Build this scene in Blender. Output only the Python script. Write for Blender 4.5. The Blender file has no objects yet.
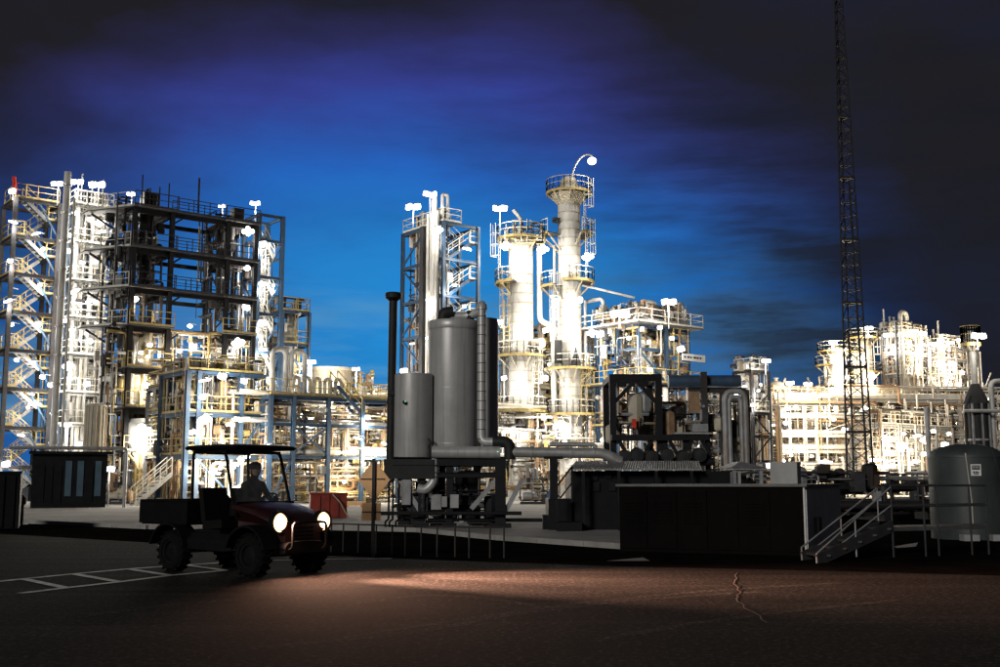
import bpy, math, random
from mathutils import Vector as Vec, Matrix as Mat
random.seed(11)
RND = random.Random(5)
sc = bpy.context.scene
COL = sc.collection
R = math.radians

# ------------------------------------------------------------------ camera
H = 1.5; F = 1100.0; HZ = 482.0
TH = math.atan((HZ - 333.5) / F)
cd = bpy.data.cameras.new('camera'); cam = bpy.data.objects.new('camera', cd); COL.objects.link(cam)
cam.location = (0, 0, H); cam.rotation_euler = (math.pi / 2 + TH, 0, 0)
cd.sensor_fit = 'HORIZONTAL'; cd.sensor_width = 36; cd.lens = F * 36 / 1000
cd.clip_start = 0.1; cd.clip_end = 6000
sc.camera = cam

# ------------------------------------------------------------------ view, sampling
sc.view_settings.view_transform = 'Standard'; sc.view_settings.look = 'None'
sc.view_settings.exposure = 0.0; sc.view_settings.gamma = 1.0; sc.view_settings.use_curve_mapping = False
sc.render.engine = 'CYCLES'
cy = sc.cycles
cy.use_denoising = True; cy.denoiser = 'OPENIMAGEDENOISE'; cy.denoising_input_passes = 'RGB_ALBEDO_NORMAL'; cy.denoising_prefilter = 'NONE'; cy.denoising_quality = 'HIGH'; cy.max_bounces = 4; cy.diffuse_bounces = 2; cy.glossy_bounces = 2
cy.transmission_bounces = 3; cy.volume_bounces = 0; cy.transparent_max_bounces = 6
cy.caustics_reflective = False; cy.caustics_refractive = False
cy.sample_clamp_indirect = 3.0; cy.filter_width = 1.4
cy.use_light_tree = True

# ------------------------------------------------------------------ node helpers
class NT:
    def __init__(s, nt): s.nt = nt
    def n(s, typ, **kw):
        x = s.nt.nodes.new(typ)
        for k, v in kw.items(): setattr(x, k, v)
        return x
    def ln(s, a, b): s.nt.links.new(a, b)
    def m(s, op, a, b=None, c=None):
        x = s.n('ShaderNodeMath', operation=op)
        for i, v in enumerate((a, b, c)):
            if v is None: continue
            if isinstance(v, (int, float)): x.inputs[i].default_value = v
            else: s.ln(v, x.inputs[i])
        return x.outputs[0]
    def ramp(s, fac, stops, interp='LINEAR'):
        x = s.n('ShaderNodeValToRGB'); cr = x.color_ramp; cr.interpolation = interp
        while len(cr.elements) < len(stops): cr.elements.new(0.5)
        for e, (p, c) in zip(cr.elements, stops):
            e.position = p; e.color = (c[0], c[1], c[2], 1) if not isinstance(c, (int, float)) else (c, c, c, 1)
        s.ln(fac, x.inputs[0]); return x.outputs[0]
    def mix(s, fac, a, b, mode='MIX'):
        x = s.n('ShaderNodeMix', data_type='RGBA', blend_type=mode)
        for sock, v in ((x.inputs[0], fac), (x.inputs[6], a), (x.inputs[7], b)):
            if isinstance(v, (int, float)): sock.default_value = v
            elif isinstance(v, tuple): sock.default_value = (v[0], v[1], v[2], 1)
            else: s.ln(v, sock)
        return x.outputs[2]
    def noise(s, vec, scale, detail=4, rough=0.55, w=None):
        x = s.n('ShaderNodeTexNoise'); x.inputs['Scale'].default_value = scale
        x.inputs['Detail'].default_value = detail; x.inputs['Roughness'].default_value = rough
        s.ln(vec, x.inputs['Vector']); return x.outputs[0]
    def mapping(s, vec, scale, loc=(0, 0, 0), rot=(0, 0, 0)):
        x = s.n('ShaderNodeMapping'); x.inputs['Scale'].default_value = scale
        x.inputs['Location'].default_value = loc; x.inputs['Rotation'].default_value = rot
        s.ln(vec, x.inputs['Vector']); return x.outputs[0]

# ------------------------------------------------------------------ world: blue twilight behind the plant, dark cloud round it
w = bpy.data.worlds.new('World'); sc.world = w; w.use_nodes = True
g = NT(w.node_tree); w.node_tree.nodes.clear()
tc = g.n('ShaderNodeTexCoord'); D = tc.outputs['Generated']
sx = g.n('ShaderNodeSeparateXYZ'); g.ln(D, sx.inputs[0])
az = g.m('ARCTAN2', sx.outputs[0], sx.outputs[1]); el = g.m('ARCSINE', sx.outputs[2])
cb = g.n('ShaderNodeCombineXYZ'); g.ln(az, cb.inputs[0]); g.ln(el, cb.inputs[1]); AE = cb.outputs[0]
n1 = g.noise(g.mapping(AE, (2.4, 6, 1), (1.3, .4, 0), (0, 0, .25)), 1.0, 5, .55)
n2 = g.noise(g.mapping(AE, (3.2, 24, 1), (5.1, 2.0, 0), (0, 0, .10)), 1.0, 5, .6)
n3 = g.noise(g.mapping(AE, (9, 20, 1), (2.1, 8.0, 0), (0, 0, .2)), 1.0, 6, .6)
wob = g.m('MULTIPLY', g.m('SUBTRACT', n1, .5), .55)
da = g.m('DIVIDE', g.m('ADD', az, R(4.5)), R(29))
de = g.m('DIVIDE', g.m('SUBTRACT', el, R(5)), R(20.5))
rr = g.m('SQRT', g.m('ADD', g.m('MULTIPLY', da, da), g.m('MULTIPLY', de, de)))
rr = g.m('ADD', rr, wob)
tw = g.ramp(rr, [(0.0, (.013, .200, .50)), (.30, (.012, .158, .47)), (.52, (.016, .085, .40)), (.72, (.027, .038, .21)),
                 (.88, (.018, .018, .070)), (1.0, (.0105, .0098, .0125))])
tw2 = g.ramp(rr, [(0.0, (.013, .200, .50)), (.30, (.014, .165, .44)), (.52, (.012, .105, .34)), (.72, (.010, .055, .19)),
                 (.88, (.008, .018, .055)), (1.0, (.0095, .0100, .0130))])
tw = g.mix(g.ramp(g.m('DIVIDE', el, R(20)), [(.55, 0), (1.0, 1)]), tw2, tw)
# pale streaks low down
low = g.ramp(g.m('DIVIDE', el, R(13)), [(0, 1.0), (.30, .9), (1.0, 0)])
st = g.m('MULTIPLY', g.ramp(n2, [(.44, 0), (.70, 1)]), low)
inside = g.ramp(rr, [(0, 1), (.62, .8), (.9, 0)])
tw = g.mix(g.m('MULTIPLY', g.m('MULTIPLY', st, inside), .9), tw, (.15, .37, .56))
# dark cloud, thicker to the right
side = g.ramp(g.m('DIVIDE', g.m('ADD', az, R(8)), R(30)), [(0, .10), (.40, .40), (.68, .90), (.90, 1.0)])
cl = g.ramp(g.m('ADD', g.m('MULTIPLY', n2, .8), g.m('MULTIPLY', n3, .2)), [(.42, 0), (.62, 1)])
tw = g.mix(g.m('MULTIPLY', g.m('MULTIPLY', cl, side), .92), tw, (.0085, .0090, .0125))
cl2 = g.ramp(n1, [(.48, 0), (.66, 1)])
tw = g.mix(g.m('MULTIPLY', cl2, .22), tw, (.009, .016, .055))
bg = g.n('ShaderNodeBackground'); g.ln(tw, bg.inputs[0]); bg.inputs[1].default_value = 1.35
g.ln(bg.outputs[0], g.n('ShaderNodeOutputWorld').inputs[0])

# ------------------------------------------------------------------ sun lamp added for unseen light from behind the camera's left shoulder
sd = bpy.data.lights.new('fill_sun', 'SUN'); sd.energy = 1.25; sd.angle = R(12); sd.color = (1.0, .96, .9)
so = bpy.data.objects.new('fill_sun', sd); COL.objects.link(so)
so.rotation_euler = Vec((0.45, 0.87, -0.28)).to_track_quat('-Z', 'Y').to_euler()

# ------------------------------------------------------------------ pixels to places
def ray(px, py):
    x = (px - 500) / F; y = (333.5 - py) / F
    return Vec((x, math.cos(TH) - y * math.sin(TH), math.sin(TH) + y * math.cos(TH)))
def at(px, py, Y):
    d = ray(px, py); t = Y / d.y
    return Vec((d.x * t, Y, H + d.z * t))
def gnd(px, py, z=0.0):
    d = ray(px, py); t = (z - H) / d.z
    return Vec((d.x * t, d.y * t, z))
def zz(py, Y): return at(500, py, Y).z
def xx(px, py, Y): return at(px, py, Y).x
G = R(38); UX, UY = math.cos(G), math.sin(G)     # the plant's grid: u runs right and away, v left and away
def ulen(p0, px, py, sgn='u'):
    dx, dy = (UX, UY) if sgn == 'u' else (-UY, UX)
    lo, hi = 0.0, 80.0
    def pxof(t):
        X, Y = p0.x + dx * t, p0.y + dy * t
        return (X - xx(px, py, Y))
    s0 = pxof(0)
    for _ in range(50):
        m = (lo + hi) / 2
        if (pxof(m) > 0) == (s0 > 0): lo = m
        else: hi = m
    return lo
def org(px, py, Y): return Vec((xx(px, py, Y), Y, 0))

# ------------------------------------------------------------------ materials
MATS = {}
def mat(name, col, rough=.6, metal=0.0, var=.25, scale=3.0, bump=.0, bscale=40, spec=.4, dirt=None, stretch=(1, 1, 1), dstr=(2.2, 2.2, .5)):
    m = bpy.data.materials.new(name); m.use_nodes = True
    g = NT(m.node_tree); b = m.node_tree.nodes['Principled BSDF']
    ge = g.n('ShaderNodeNewGeometry'); P = g.mapping(ge.outputs['Position'], stretch)
    n = g.noise(P, scale, 5, .6)
    f = g.ramp(n, [(.30, 0), (.70, 1)])
    dk = tuple(c * (1 - var) for c in col); lt = tuple(min(1, c * (1 + var * .6)) for c in col)
    c = g.mix(f, dk, lt)
    if dirt:
        n2 = g.noise(g.mapping(ge.outputs['Position'], dstr), 1.1, 6, .65)
        c = g.mix(g.ramp(n2, [(.50, 0), (.68, .75)]), c, dirt)
    g.ln(c, b.inputs['Base Color'])
    rr = g.n('ShaderNodeMapRange'); rr.inputs['To Min'].default_value = max(.05, rough - .12); rr.inputs['To Max'].default_value = min(1, rough + .12)
    g.ln(n, rr.inputs[0]); g.ln(rr.outputs[0], b.inputs['Roughness'])
    b.inputs['Metallic'].default_value = metal; b.inputs['Specular IOR Level'].default_value = spec
    if bump:
        bn = g.n('ShaderNodeBump'); bn.inputs['Strength'].default_value = bump; bn.inputs['Distance'].default_value = .02
        g.ln(g.noise(ge.outputs['Position'], bscale, 4, .6), bn.inputs['Height']); g.ln(bn.outputs[0], b.inputs['Normal'])
    MATS[name] = m; return m
mat('dark_steel', (.045, .046, .05), .6, .0, .35, 2, dirt=(.06, .035, .02), spec=.12)
mat('blue_steel', (.036, .075, .135), .5, 0, .3, 2, dirt=(.06, .07, .09))
mat('grey_steel', (.30, .31, .32), .5, .2, .3, 2, dirt=(.20, .15, .10))
mat('pale_steel', (.40, .40, .38), .5, .1, .25, 2, dirt=(.30, .24, .17))
mat('yellow_paint', (.40, .31, .12), .5, 0, .3, 3, dirt=(.25, .16, .06))
mat('white_rail', (.62, .60, .52), .5, 0, .2, 3)
mat('cladding', (.45, .45, .44), .38, .45, .2, 1.6, dirt=(.36, .32, .26))
mat('white_paint', (.52, .51, .48), .5, 0, .2, 1.2, dirt=(.30, .25, .18))
mat('cream_paint', (.42, .38, .29), .55, 0, .25, 1.5, dirt=(.24, .16, .09))
mat('rust_pipe', (.30, .19, .11), .7, 0, .4, 3)
mat('grating', (.075, .075, .075), .7, .1, .3, 4)
mat('concrete', (.30, .29, .27), .9, 0, .3, .35, bump=.3, dirt=(.17, .16, .145))
mat('kerb_concrete', (.30, .29, .27), .9, 0, .25, 2)
mat('soil', (.009, .008, .007), 1.0, 0, .5, .8, bump=.2, bscale=9, spec=.0)
mat('tank_grey', (.46, .46, .455), .40, .25, .12, 1.2, dirt=(.30, .295, .285), spec=.5, bump=.05, bscale=60, dstr=(7, 7, .22))
mat('tank_dark', (.030, .030, .031), .5, .1, .3, 2, spec=.12)
mat('galvanised', (.42, .42, .41), .45, .5, .2, 5)
mat('teal_tank', (.044, .054, .054), .5, 0, .2, 1.5, dirt=(.028, .034, .034))
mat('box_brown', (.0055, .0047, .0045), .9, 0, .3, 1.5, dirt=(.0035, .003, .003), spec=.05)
mat('black_steel', (.018, .019, .021), .6, 0, .3, 2, dirt=(.03, .02, .014), spec=.12)
mat('mast_steel', (.020, .021, .024), .6, 0, .3, 2, spec=.12)
mat('box_grey', (.34, .34, .34), .55, 0, .2, 2, dirt=(.24, .24, .24))
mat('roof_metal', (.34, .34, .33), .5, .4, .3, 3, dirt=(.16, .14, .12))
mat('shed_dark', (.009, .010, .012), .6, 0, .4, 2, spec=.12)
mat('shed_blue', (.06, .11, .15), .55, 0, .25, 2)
mat('red_paint', (.26, .035, .022), .5, 0, .3, 3, dirt=(.14, .03, .02))
mat('bright_red', (.60, .04, .02), .5, 0, .2, 3)
mat('sign_orange', (.86, .50, .23), .6, 0, .12, 4, dirt=(.72, .41, .18))
mat('black_rubber', (.006, .006, .006), .9, 0, .4, 12, bump=.2, spec=.1)
mat('utv_body', (.005, .005, .0055), .7, 0, .3, 5, spec=.1)
mat('utv_hood', (.024, .0045, .005), .40, 0, .2, 3, spec=.5)
mat('utv_rim', (.02, .02, .02), .45, .6, .2, 8, spec=.12)
mat('seat_vinyl', (.007, .007, .007), .6, 0, .2, 9, spec=.12)
mat('cloth_dark', (.006, .006, .007), .9, 0, .3, 9, spec=.12)
mat('skin', (.20, .12, .085), .55, 0, .1, 9)
mat('hat', (.012, .013, .016), .8, 0, .2, 9, spec=.12)
mat('road_paint', (.55, .55, .50), .8, 0, .45, 6, dirt=(.10, .10, .09))
mat('tar', (.010, .009, .009), .95, 0, .3, 6, spec=.05)
mat('crack_edge', (.13, .11, .10), .95, 0, .5, 8, spec=.05)
mat('black_frame', (.014, .015, .018), .6, 0, .4, 2, dirt=(.022, .016, .012), spec=.12)
mat('end_grey', (.62, .62, .61), .6, 0, .15, 2, dirt=(.45, .45, .44))  # grey paint raised in tone to stand in for plant light
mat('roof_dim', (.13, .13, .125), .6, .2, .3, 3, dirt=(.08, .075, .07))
mat('board_white', (.72, .72, .70), .6, 0, .06, 2)
mat('ink', (.03, .03, .04), .7, 0, .2, 9)
mat('blue_paint', (.05, .14, .36), .5, 0, .2, 3)

def mk_asphalt(nm='asphalt', k=1.0, off=(0, 0, 0)):
    m = bpy.data.materials.new(nm); m.use_nodes = True; g = NT(m.node_tree); b = m.node_tree.nodes['Principled BSDF']
    ge = g.n('ShaderNodeNewGeometry'); P = ge.outputs['Position']
    big = g.noise(g.mapping(P, (.16, .5, 1), rot=(0, 0, -.30)), 1.0, 6, .62)
    fine = g.noise(P, 15, 4, .75)
    track = g.noise(g.mapping(P, (.10, 1.5, 1), rot=(0, 0, -.22)), 1.0, 4, .5)
    c = g.ramp(big, [(.3, (.0055, .0051, .0049)), (.55, (.0125, .0112, .0104)), (.72, (.030, .0265, .0245))])
    c = g.mix(g.ramp(track, [(.52, 0), (.66, .55)]), c, (.040, .034, .031))
    c = g.mix(g.ramp(fine, [(.40, .85), (.50, 0)]), c, (.006, .0055, .0055))
    c = g.mix(g.ramp(fine, [(.54, 0), (.64, .75)]), c, (.085, .072, .065))
    c = g.mix(1.0, c, (k, k, k), 'MULTIPLY')
    g.ln(c, b.inputs['Base Color']); b.inputs['Roughness'].default_value = 1.0; b.inputs['Specular IOR Level'].default_value = .04
    bn = g.n('ShaderNodeBump'); bn.inputs['Strength'].default_value = .30; bn.inputs['Distance'].default_value = .015
    hh = g.m('ADD', g.noise(P, 17, 4, .75), g.m('MULTIPLY', g.noise(P, 3, 3, .6), 1.2))
    g.ln(hh, bn.inputs['Height']); g.ln(bn.outputs[0], b.inputs['Normal'])
    MATS[nm] = m
mk_asphalt(); mk_asphalt('asphalt_worn', 1.9); mk_asphalt('asphalt_patch', .55)
def mk_emit(name, col, strength):
    m = bpy.data.materials.new(name); m.use_nodes = True; g = NT(m.node_tree); b = m.node_tree.nodes['Principled BSDF']
    b.inputs['Base Color'].default_value = (.8, .8, .8, 1)
    ge = g.n('ShaderNodeNewGeometry'); n = g.noise(ge.outputs['Position'], 9, 2)
    g.ln(g.ramp(n, [(0, tuple(c * .85 for c in col)), (1, col)]), b.inputs['Emission Color']); b.inputs['Emission Strength'].default_value = strength
    m.cycles.emission_sampling = 'NONE'; MATS[name] = m
mk_emit('lamp_white', (1.0, .98, .95), 7)
mk_emit('lamp_warm', (1.0, .90, .74), 7)
mk_emit('lamp_head', (1.0, .80, .58), 14)
mk_emit('lamp_rim', (1.0, .50, .24), 4.0)  # dim warm emission that paints a glow round each headlight
mk_emit('lamp_green', (.1, 1.0, .5), 1.2)
mk_emit('lamp_red', (1.0, .12, .05), 6)
def mk_glass():
    m = bpy.data.materials.new('windscreen'); m.use_nodes = True; g = NT(m.node_tree); m.node_tree.nodes.clear()
    o = g.n('ShaderNodeOutputMaterial'); mx = g.n('ShaderNodeMixShader'); t = g.n('ShaderNodeBsdfTransparent'); p = g.n('ShaderNodeBsdfPrincipled')
    p.inputs['Base Color'].default_value = (.5, .5, .5, 1); p.inputs['Roughness'].default_value = .25
    ge = g.n('ShaderNodeNewGeometry'); n = g.noise(ge.outputs['Position'], 6, 5)
    g.ln(g.ramp(n, [(.3, .04), (.7, .13)]), mx.inputs[0]); g.ln(t.outputs[0], mx.inputs[1]); g.ln(p.outputs[0], mx.inputs[2]); g.ln(mx.outputs[0], o.inputs[0])
    MATS['windscreen'] = m
mk_glass()

# ------------------------------------------------------------------ mesh kit
class MB:
    def __init__(s): s.v = []; s.f = []
    def quadbox(s, M, sz):
        k = len(s.v); a, b, c = sz[0] / 2, sz[1] / 2, sz[2] / 2
        for z in (-c, c):
            for x, y in ((-a, -b), (a, -b), (a, b), (-a, b)): s.v.append(M @ Vec((x, y, z)))
        s.f += [(k, k + 3, k + 2, k + 1), (k + 4, k + 5, k + 6, k + 7)] + [(k + i, k + (i + 1) % 4, k + 4 + (i + 1) % 4, k + 4 + i) for i in range(4)]
        return s
    def box(s, c, sz, rz=0): return s.quadbox(Mat.Translation(Vec(c)) @ Mat.Rotation(rz, 4, 'Z'), sz)
    def bar(s, a, b, w, h=None):
        a, b = Vec(a), Vec(b); M = frame_of(a, b); return s.quadbox(Mat.Translation((a + b) / 2) @ M, (w, h or w, (b - a).length))
    def tube(s, a, b, r, n=6, r2=None, cap=True):
        a, b = Vec(a), Vec(b); M = frame_of(a, b).to_3x3(); k = len(s.v); r2 = r if r2 is None else r2
        for p, q in ((a, r), (b, r2)):
            for i in range(n):
                t = 2 * math.pi * i / n; s.v.append(p + M @ Vec((q * math.cos(t), q * math.sin(t), 0)))
        s.f += [(k + i, k + (i + 1) % n, k + n + (i + 1) % n, k + n + i) for i in range(n)]
        if cap: s.f += [tuple(k + n - 1 - i for i in range(n)), tuple(k + n + i for i in range(n))]
        return s
    def path(s, pts, r, n=8):                      # swept tube through a list of points
        pts = [Vec(p) for p in pts]; k = len(s.v); N = len(pts); up = None
        for i, p in enumerate(pts):
            t = (pts[min(i + 1, N - 1)] - pts[max(i - 1, 0)]).normalized()
            if up is None: up = Vec((0, 0, 1)) if abs(t.z) < .9 else Vec((1, 0, 0))
            e = t.cross(up)
            if e.length < 1e-4: e = t.orthogonal()
            e.normalize(); u2 = e.cross(t); up = u2
            for j in range(n):
                a = 2 * math.pi * j / n; s.v.append(p + r * (math.cos(a) * e + math.sin(a) * u2))
        for i in range(N - 1):
            for j in range(n):
                s.f.append((k + i * n + j, k + i * n + (j + 1) % n, k + (i + 1) * n + (j + 1) % n, k + (i + 1) * n + j))
        s.f += [tuple(k + n - 1 - j for j in range(n)), tuple(k + (N - 1) * n + j for j in range(n))]
        return s
    def pipe(s, pts, r, n=8, bend=None):           # polyline with rounded elbows
        pts = [Vec(p) for p in pts]; bend = bend or r * 2.2; out = [pts[0]]
        for i in range(1, len(pts) - 1):
            a, b, c = pts[i - 1], pts[i], pts[i + 1]; d1 = (a - b); d2 = (c - b)
            q = min(bend, d1.length * .45, d2.length * .45); p1 = b + d1.normalized() * q; p2 = b + d2.normalized() * q
            for t in (0, .25, .5, .75, 1): out.append((1 - t) ** 2 * p1 + 2 * t * (1 - t) * b + t * t * p2)
        out.append(pts[-1]); return s.path(out, r, n)
    def lathe(s, prof, n=20, c=(0, 0, 0), M=None):
        k = len(s.v); c = Vec(c)
        for r, z in prof:
            for i in range(n):
                a = 2 * math.pi * i / n; p = Vec((r * math.cos(a), r * math.sin(a), z)); s.v.append((M @ p if M else p) + c)
        m = len(prof)
        for j in range(m - 1):
            for i in range(n): s.f.append((k + j * n + i, k + j * n + (i + 1) % n, k + (j + 1) * n + (i + 1) % n, k + (j + 1) * n + i))
        if prof[0][0] > 1e-3: s.f.append(tuple(k + n - 1 - i for i in range(n)))
        if prof[-1][0] > 1e-3: s.f.append(tuple(k + (m - 1) * n + i for i in range(n)))
        return s
    def prism(s, poly, z0, z1):
        k = len(s.v); n = len(poly)
        for z in (z0, z1):
            for p in poly: s.v.append(Vec((p[0], p[1], z)))
        s.f += [tuple(k + n - 1 - i for i in range(n)), tuple(k + n + i for i in range(n))]
        s.f += [(k + i, k + (i + 1) % n, k + n + (i + 1) % n, k + n + i) for i in range(n)]
        return s
    def build(s, name, m, parent=None, smooth=False, kind=None):
        me = bpy.data.meshes.new(name); me.from_pydata([tuple(v) for v in s.v], [], s.f); me.materials.append(MATS[m])
        if smooth:
            me.polygons.foreach_set('use_smooth', [True] * len(me.polygons))
            me.set_sharp_from_angle(angle=R(38))
        o = bpy.data.objects.new(name, me); COL.objects.link(o); o.parent = parent
        if kind: o['kind'] = kind
        return o
def frame_of(a, b):
    z = (Vec(b) - Vec(a)).normalized(); x = Vec((0, 0, 1)).cross(z) if abs(z.z) < .95 else Vec((0, 1, 0)).cross(z)
    x.normalize(); y = z.cross(x); M = Mat.Identity(4)
    for i in range(3): M[i][0], M[i][1], M[i][2] = x[i], y[i], z[i]
    return M
def tag(o, label=None, cat=None, group=None, kind=None):
    for k, v in (('label', label), ('category', cat), ('group', group), ('kind', kind)):
        if v: o[k] = v
    return o
def thing(name, label, cat, loc=(0, 0, 0), rz=0, group=None):
    o = bpy.data.objects.new(name, None); COL.objects.link(o); o.location = loc; o.rotation_euler = (0, 0, rz)
    o.empty_display_size = .2
    return tag(o, label, cat, group)

def rebase(T, v):                                # moves a thing's own origin to its base without moving its parts
    v = Vec(v); T.location = T.location + v
    for c in T.children: c.location = c.location - v
# shared unit meshes: one per shape and material, stretched by each part's own transform
SHARED = {}
def unit(shape, m):
    key = (shape, m)
    if key in SHARED: return SHARED[key]
    b = MB()
    if shape == 'box': b.box((0, 0, .5), (1, 1, 1))
    elif shape == 'beam':                           # an H section, 0..1 along z
        b.box((0, .44, .5), (1, .12, 1)); b.box((0, -.44, .5), (1, .12, 1)); b.box((0, 0, .5), (.14, .76, 1))
    elif shape == 'rod': b.tube((0, 0, 0), (0, 0, 1), .5, 8)
    elif shape == 'pipe': b.tube((0, 0, 0), (0, 0, 1), .5, 14)
    me = bpy.data.meshes.new(shape + '_' + m); me.from_pydata([tuple(v) for v in b.v], [], b.f); me.materials.append(MATS[m])
    if shape in ('rod', 'pipe'):
        me.polygons.foreach_set('use_smooth', [True] * len(me.polygons)); me.set_sharp_from_angle(angle=R(50))
    SHARED[key] = me; return me
def part(parent, name, shape, m, a, b, w, h=None):
    a, b = Vec(a), Vec(b); L = (b - a).length
    o = bpy.data.objects.new(name, unit(shape, m)); COL.objects.link(o); o.parent = parent
    o.matrix_basis = Mat.Translation(a) @ frame_of(a, b) @ Mat.Diagonal((w, h or w, L, 1)); return o
def slab(parent, name, m, x0, x1, y0, y1, z0, z1):
    o = bpy.data.objects.new(name, unit('box', m)); COL.objects.link(o); o.parent = parent
    o.matrix_basis = Mat.Translation(((x0 + x1) / 2, (y0 + y1) / 2, z0)) @ Mat.Diagonal((abs(x1 - x0), abs(y1 - y0), z1 - z0, 1)); return o

def rail_mb(pts, h=1.05, t=.055, sp=1.4, toe=True, close=False):
    b = MB(); pts = [Vec(p) for p in pts]
    if close: pts = pts + [pts[0]]
    up = Vec((0, 0, 1))
    for p, q in zip(pts, pts[1:]):
        b.bar(p + up * h, q + up * h, t); b.bar(p + up * h * .55, q + up * h * .55, t * .8)
        if toe: b.bar(p + up * .08, q + up * .08, .03, .14) if abs((q - p).normalized().z) < .1 else None
        n = max(1, round((q - p).length / sp))
        for i in range(n + 1):
            c = p.lerp(q, i / n); b.bar(c, c + up * h, t)
    return b
def handrail(parent, pts, m, **kw): return rail_mb(pts, **kw).build('handrail', m, parent)

def stair(parent, p0, p1, wd, width, m, rm, rails=True):
    """a flight from p0 down/up to p1; wd is the sideways unit vector"""
    p0, p1, wd = Vec(p0), Vec(p1), Vec(wd); b = MB(); n = max(3, round(abs(p1.z - p0.z) / .22))
    ang = math.atan2(p1.y - p0.y, p1.x - p0.x)
    for i in range(n):
        c = p0.lerp(p1, (i + .5) / n) + wd * width / 2; b.box(c, (.24, width, .04), ang)
    s = b.build('stair', 'grating', parent)
    for k in (0, 1):
        part(s, 'stringer', 'box', m, p0 + wd * width * k, p1 + wd * width * k, .05, .26)
        if rails: rail_mb([p0 + wd * width * k, p1 + wd * width * k], toe=False, sp=1.1).build('handrail', rm, s)
    return s

def ladder(parent, a, z1, d, m='yellow_paint', cage=True, width=.5):
    """vertical ladder from point a up to z1; d is the outward direction"""
    a = Vec(a); d = Vec(d).normalized(); s = Vec((-d.y, d.x, 0)); b = MB(); up = Vec((0, 0, 1)); L = z1 - a.z
    for k in (-1, 1): b.bar(a + s * k * width / 2, a + s * k * width / 2 + up * L, .05)
    z = .3
    while z < L: b.bar(a + s * width / 2 + up * z, a - s * width / 2 + up * z, .03); z += .33
    o = b.build('ladder', m, parent)
    if cage and L > 3:
        c = MB(); zc = 2.2
        pts = [a + s * .4 * math.cos(t) + d * (.12 + .62 * math.sin(t)) for t in [math.pi * i / 6 for i in range(7)]]
        while zc < L + .9:
            for p, q in zip(pts, pts[1:]): c.bar(p + up * zc, q + up * zc, .05)
            zc += .9
        for p in pts[1:-1:2]: c.bar(p + up * 2.2, p + up * (L + .9), .04)
        c.build('safety_cage', m, o)
    return o

def vessel_prof(r, z0, z1, head=.5, bottom=True, skirt=0):
    p = []
    h = r * head
    if bottom:
        for i in range(6): t = math.pi / 2 * i / 5; p.append((max(.001, r * math.sin(t)), z0 + h - h * math.cos(t)))
    else: p += [(.001, z0), (r, z0)]
    for i in range(6): t = math.pi / 2 * i / 5; p.append((max(.001, r * math.cos(t)), z1 - h + h * math.sin(t)))
    return p
def ring_prof(r0, r1, z0, z1): return [(r0, z0), (r1, z0), (r1, z1), (r0, z1), (r0, z0 + .001)]

def vessel(parent, name, m, c, r, z0, z1, bands=0, n=20, legs=None, bandm='cladding', head=.5):
    """upright drum standing on legs or a skirt, with banding and a nozzle on top"""
    c = Vec(c); o = MB().lathe(vessel_prof(r, z0, z1, head), n, c).build(name, m, parent, True)
    if legs == 'skirt':
        MB().lathe([(r * .98, 0), (r * .98, z0 + r * head)], n, c).build('skirt', m, o, True)
    elif legs:
        for k in range(4):
            t = math.pi / 4 + k * math.pi / 2; q = c + Vec((r * .85 * math.cos(t), r * .85 * math.sin(t), 0))
            part(o, 'leg', 'beam', legs, q, q + Vec((0, 0, z0 + r * head)), .16)
    for i in range(bands):
        z = z0 + r * head + (z1 - z0 - 2 * r * head) * (i + .5) / bands
        MB().lathe(ring_prof(r * .99, r + .035, z - .05, z + .05), n, c).build('band', bandm, o, True)
    nz = MB().tube(c + Vec((0, 0, z1 - .1)), c + Vec((0, 0, z1 + .35)), r * .22, 10); nz.tube(c + Vec((0, 0, z1 + .28)), c + Vec((0, 0, z1 + .36)), r * .34, 10)
    nz.build('nozzle', m, o, True)
    return o

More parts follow.
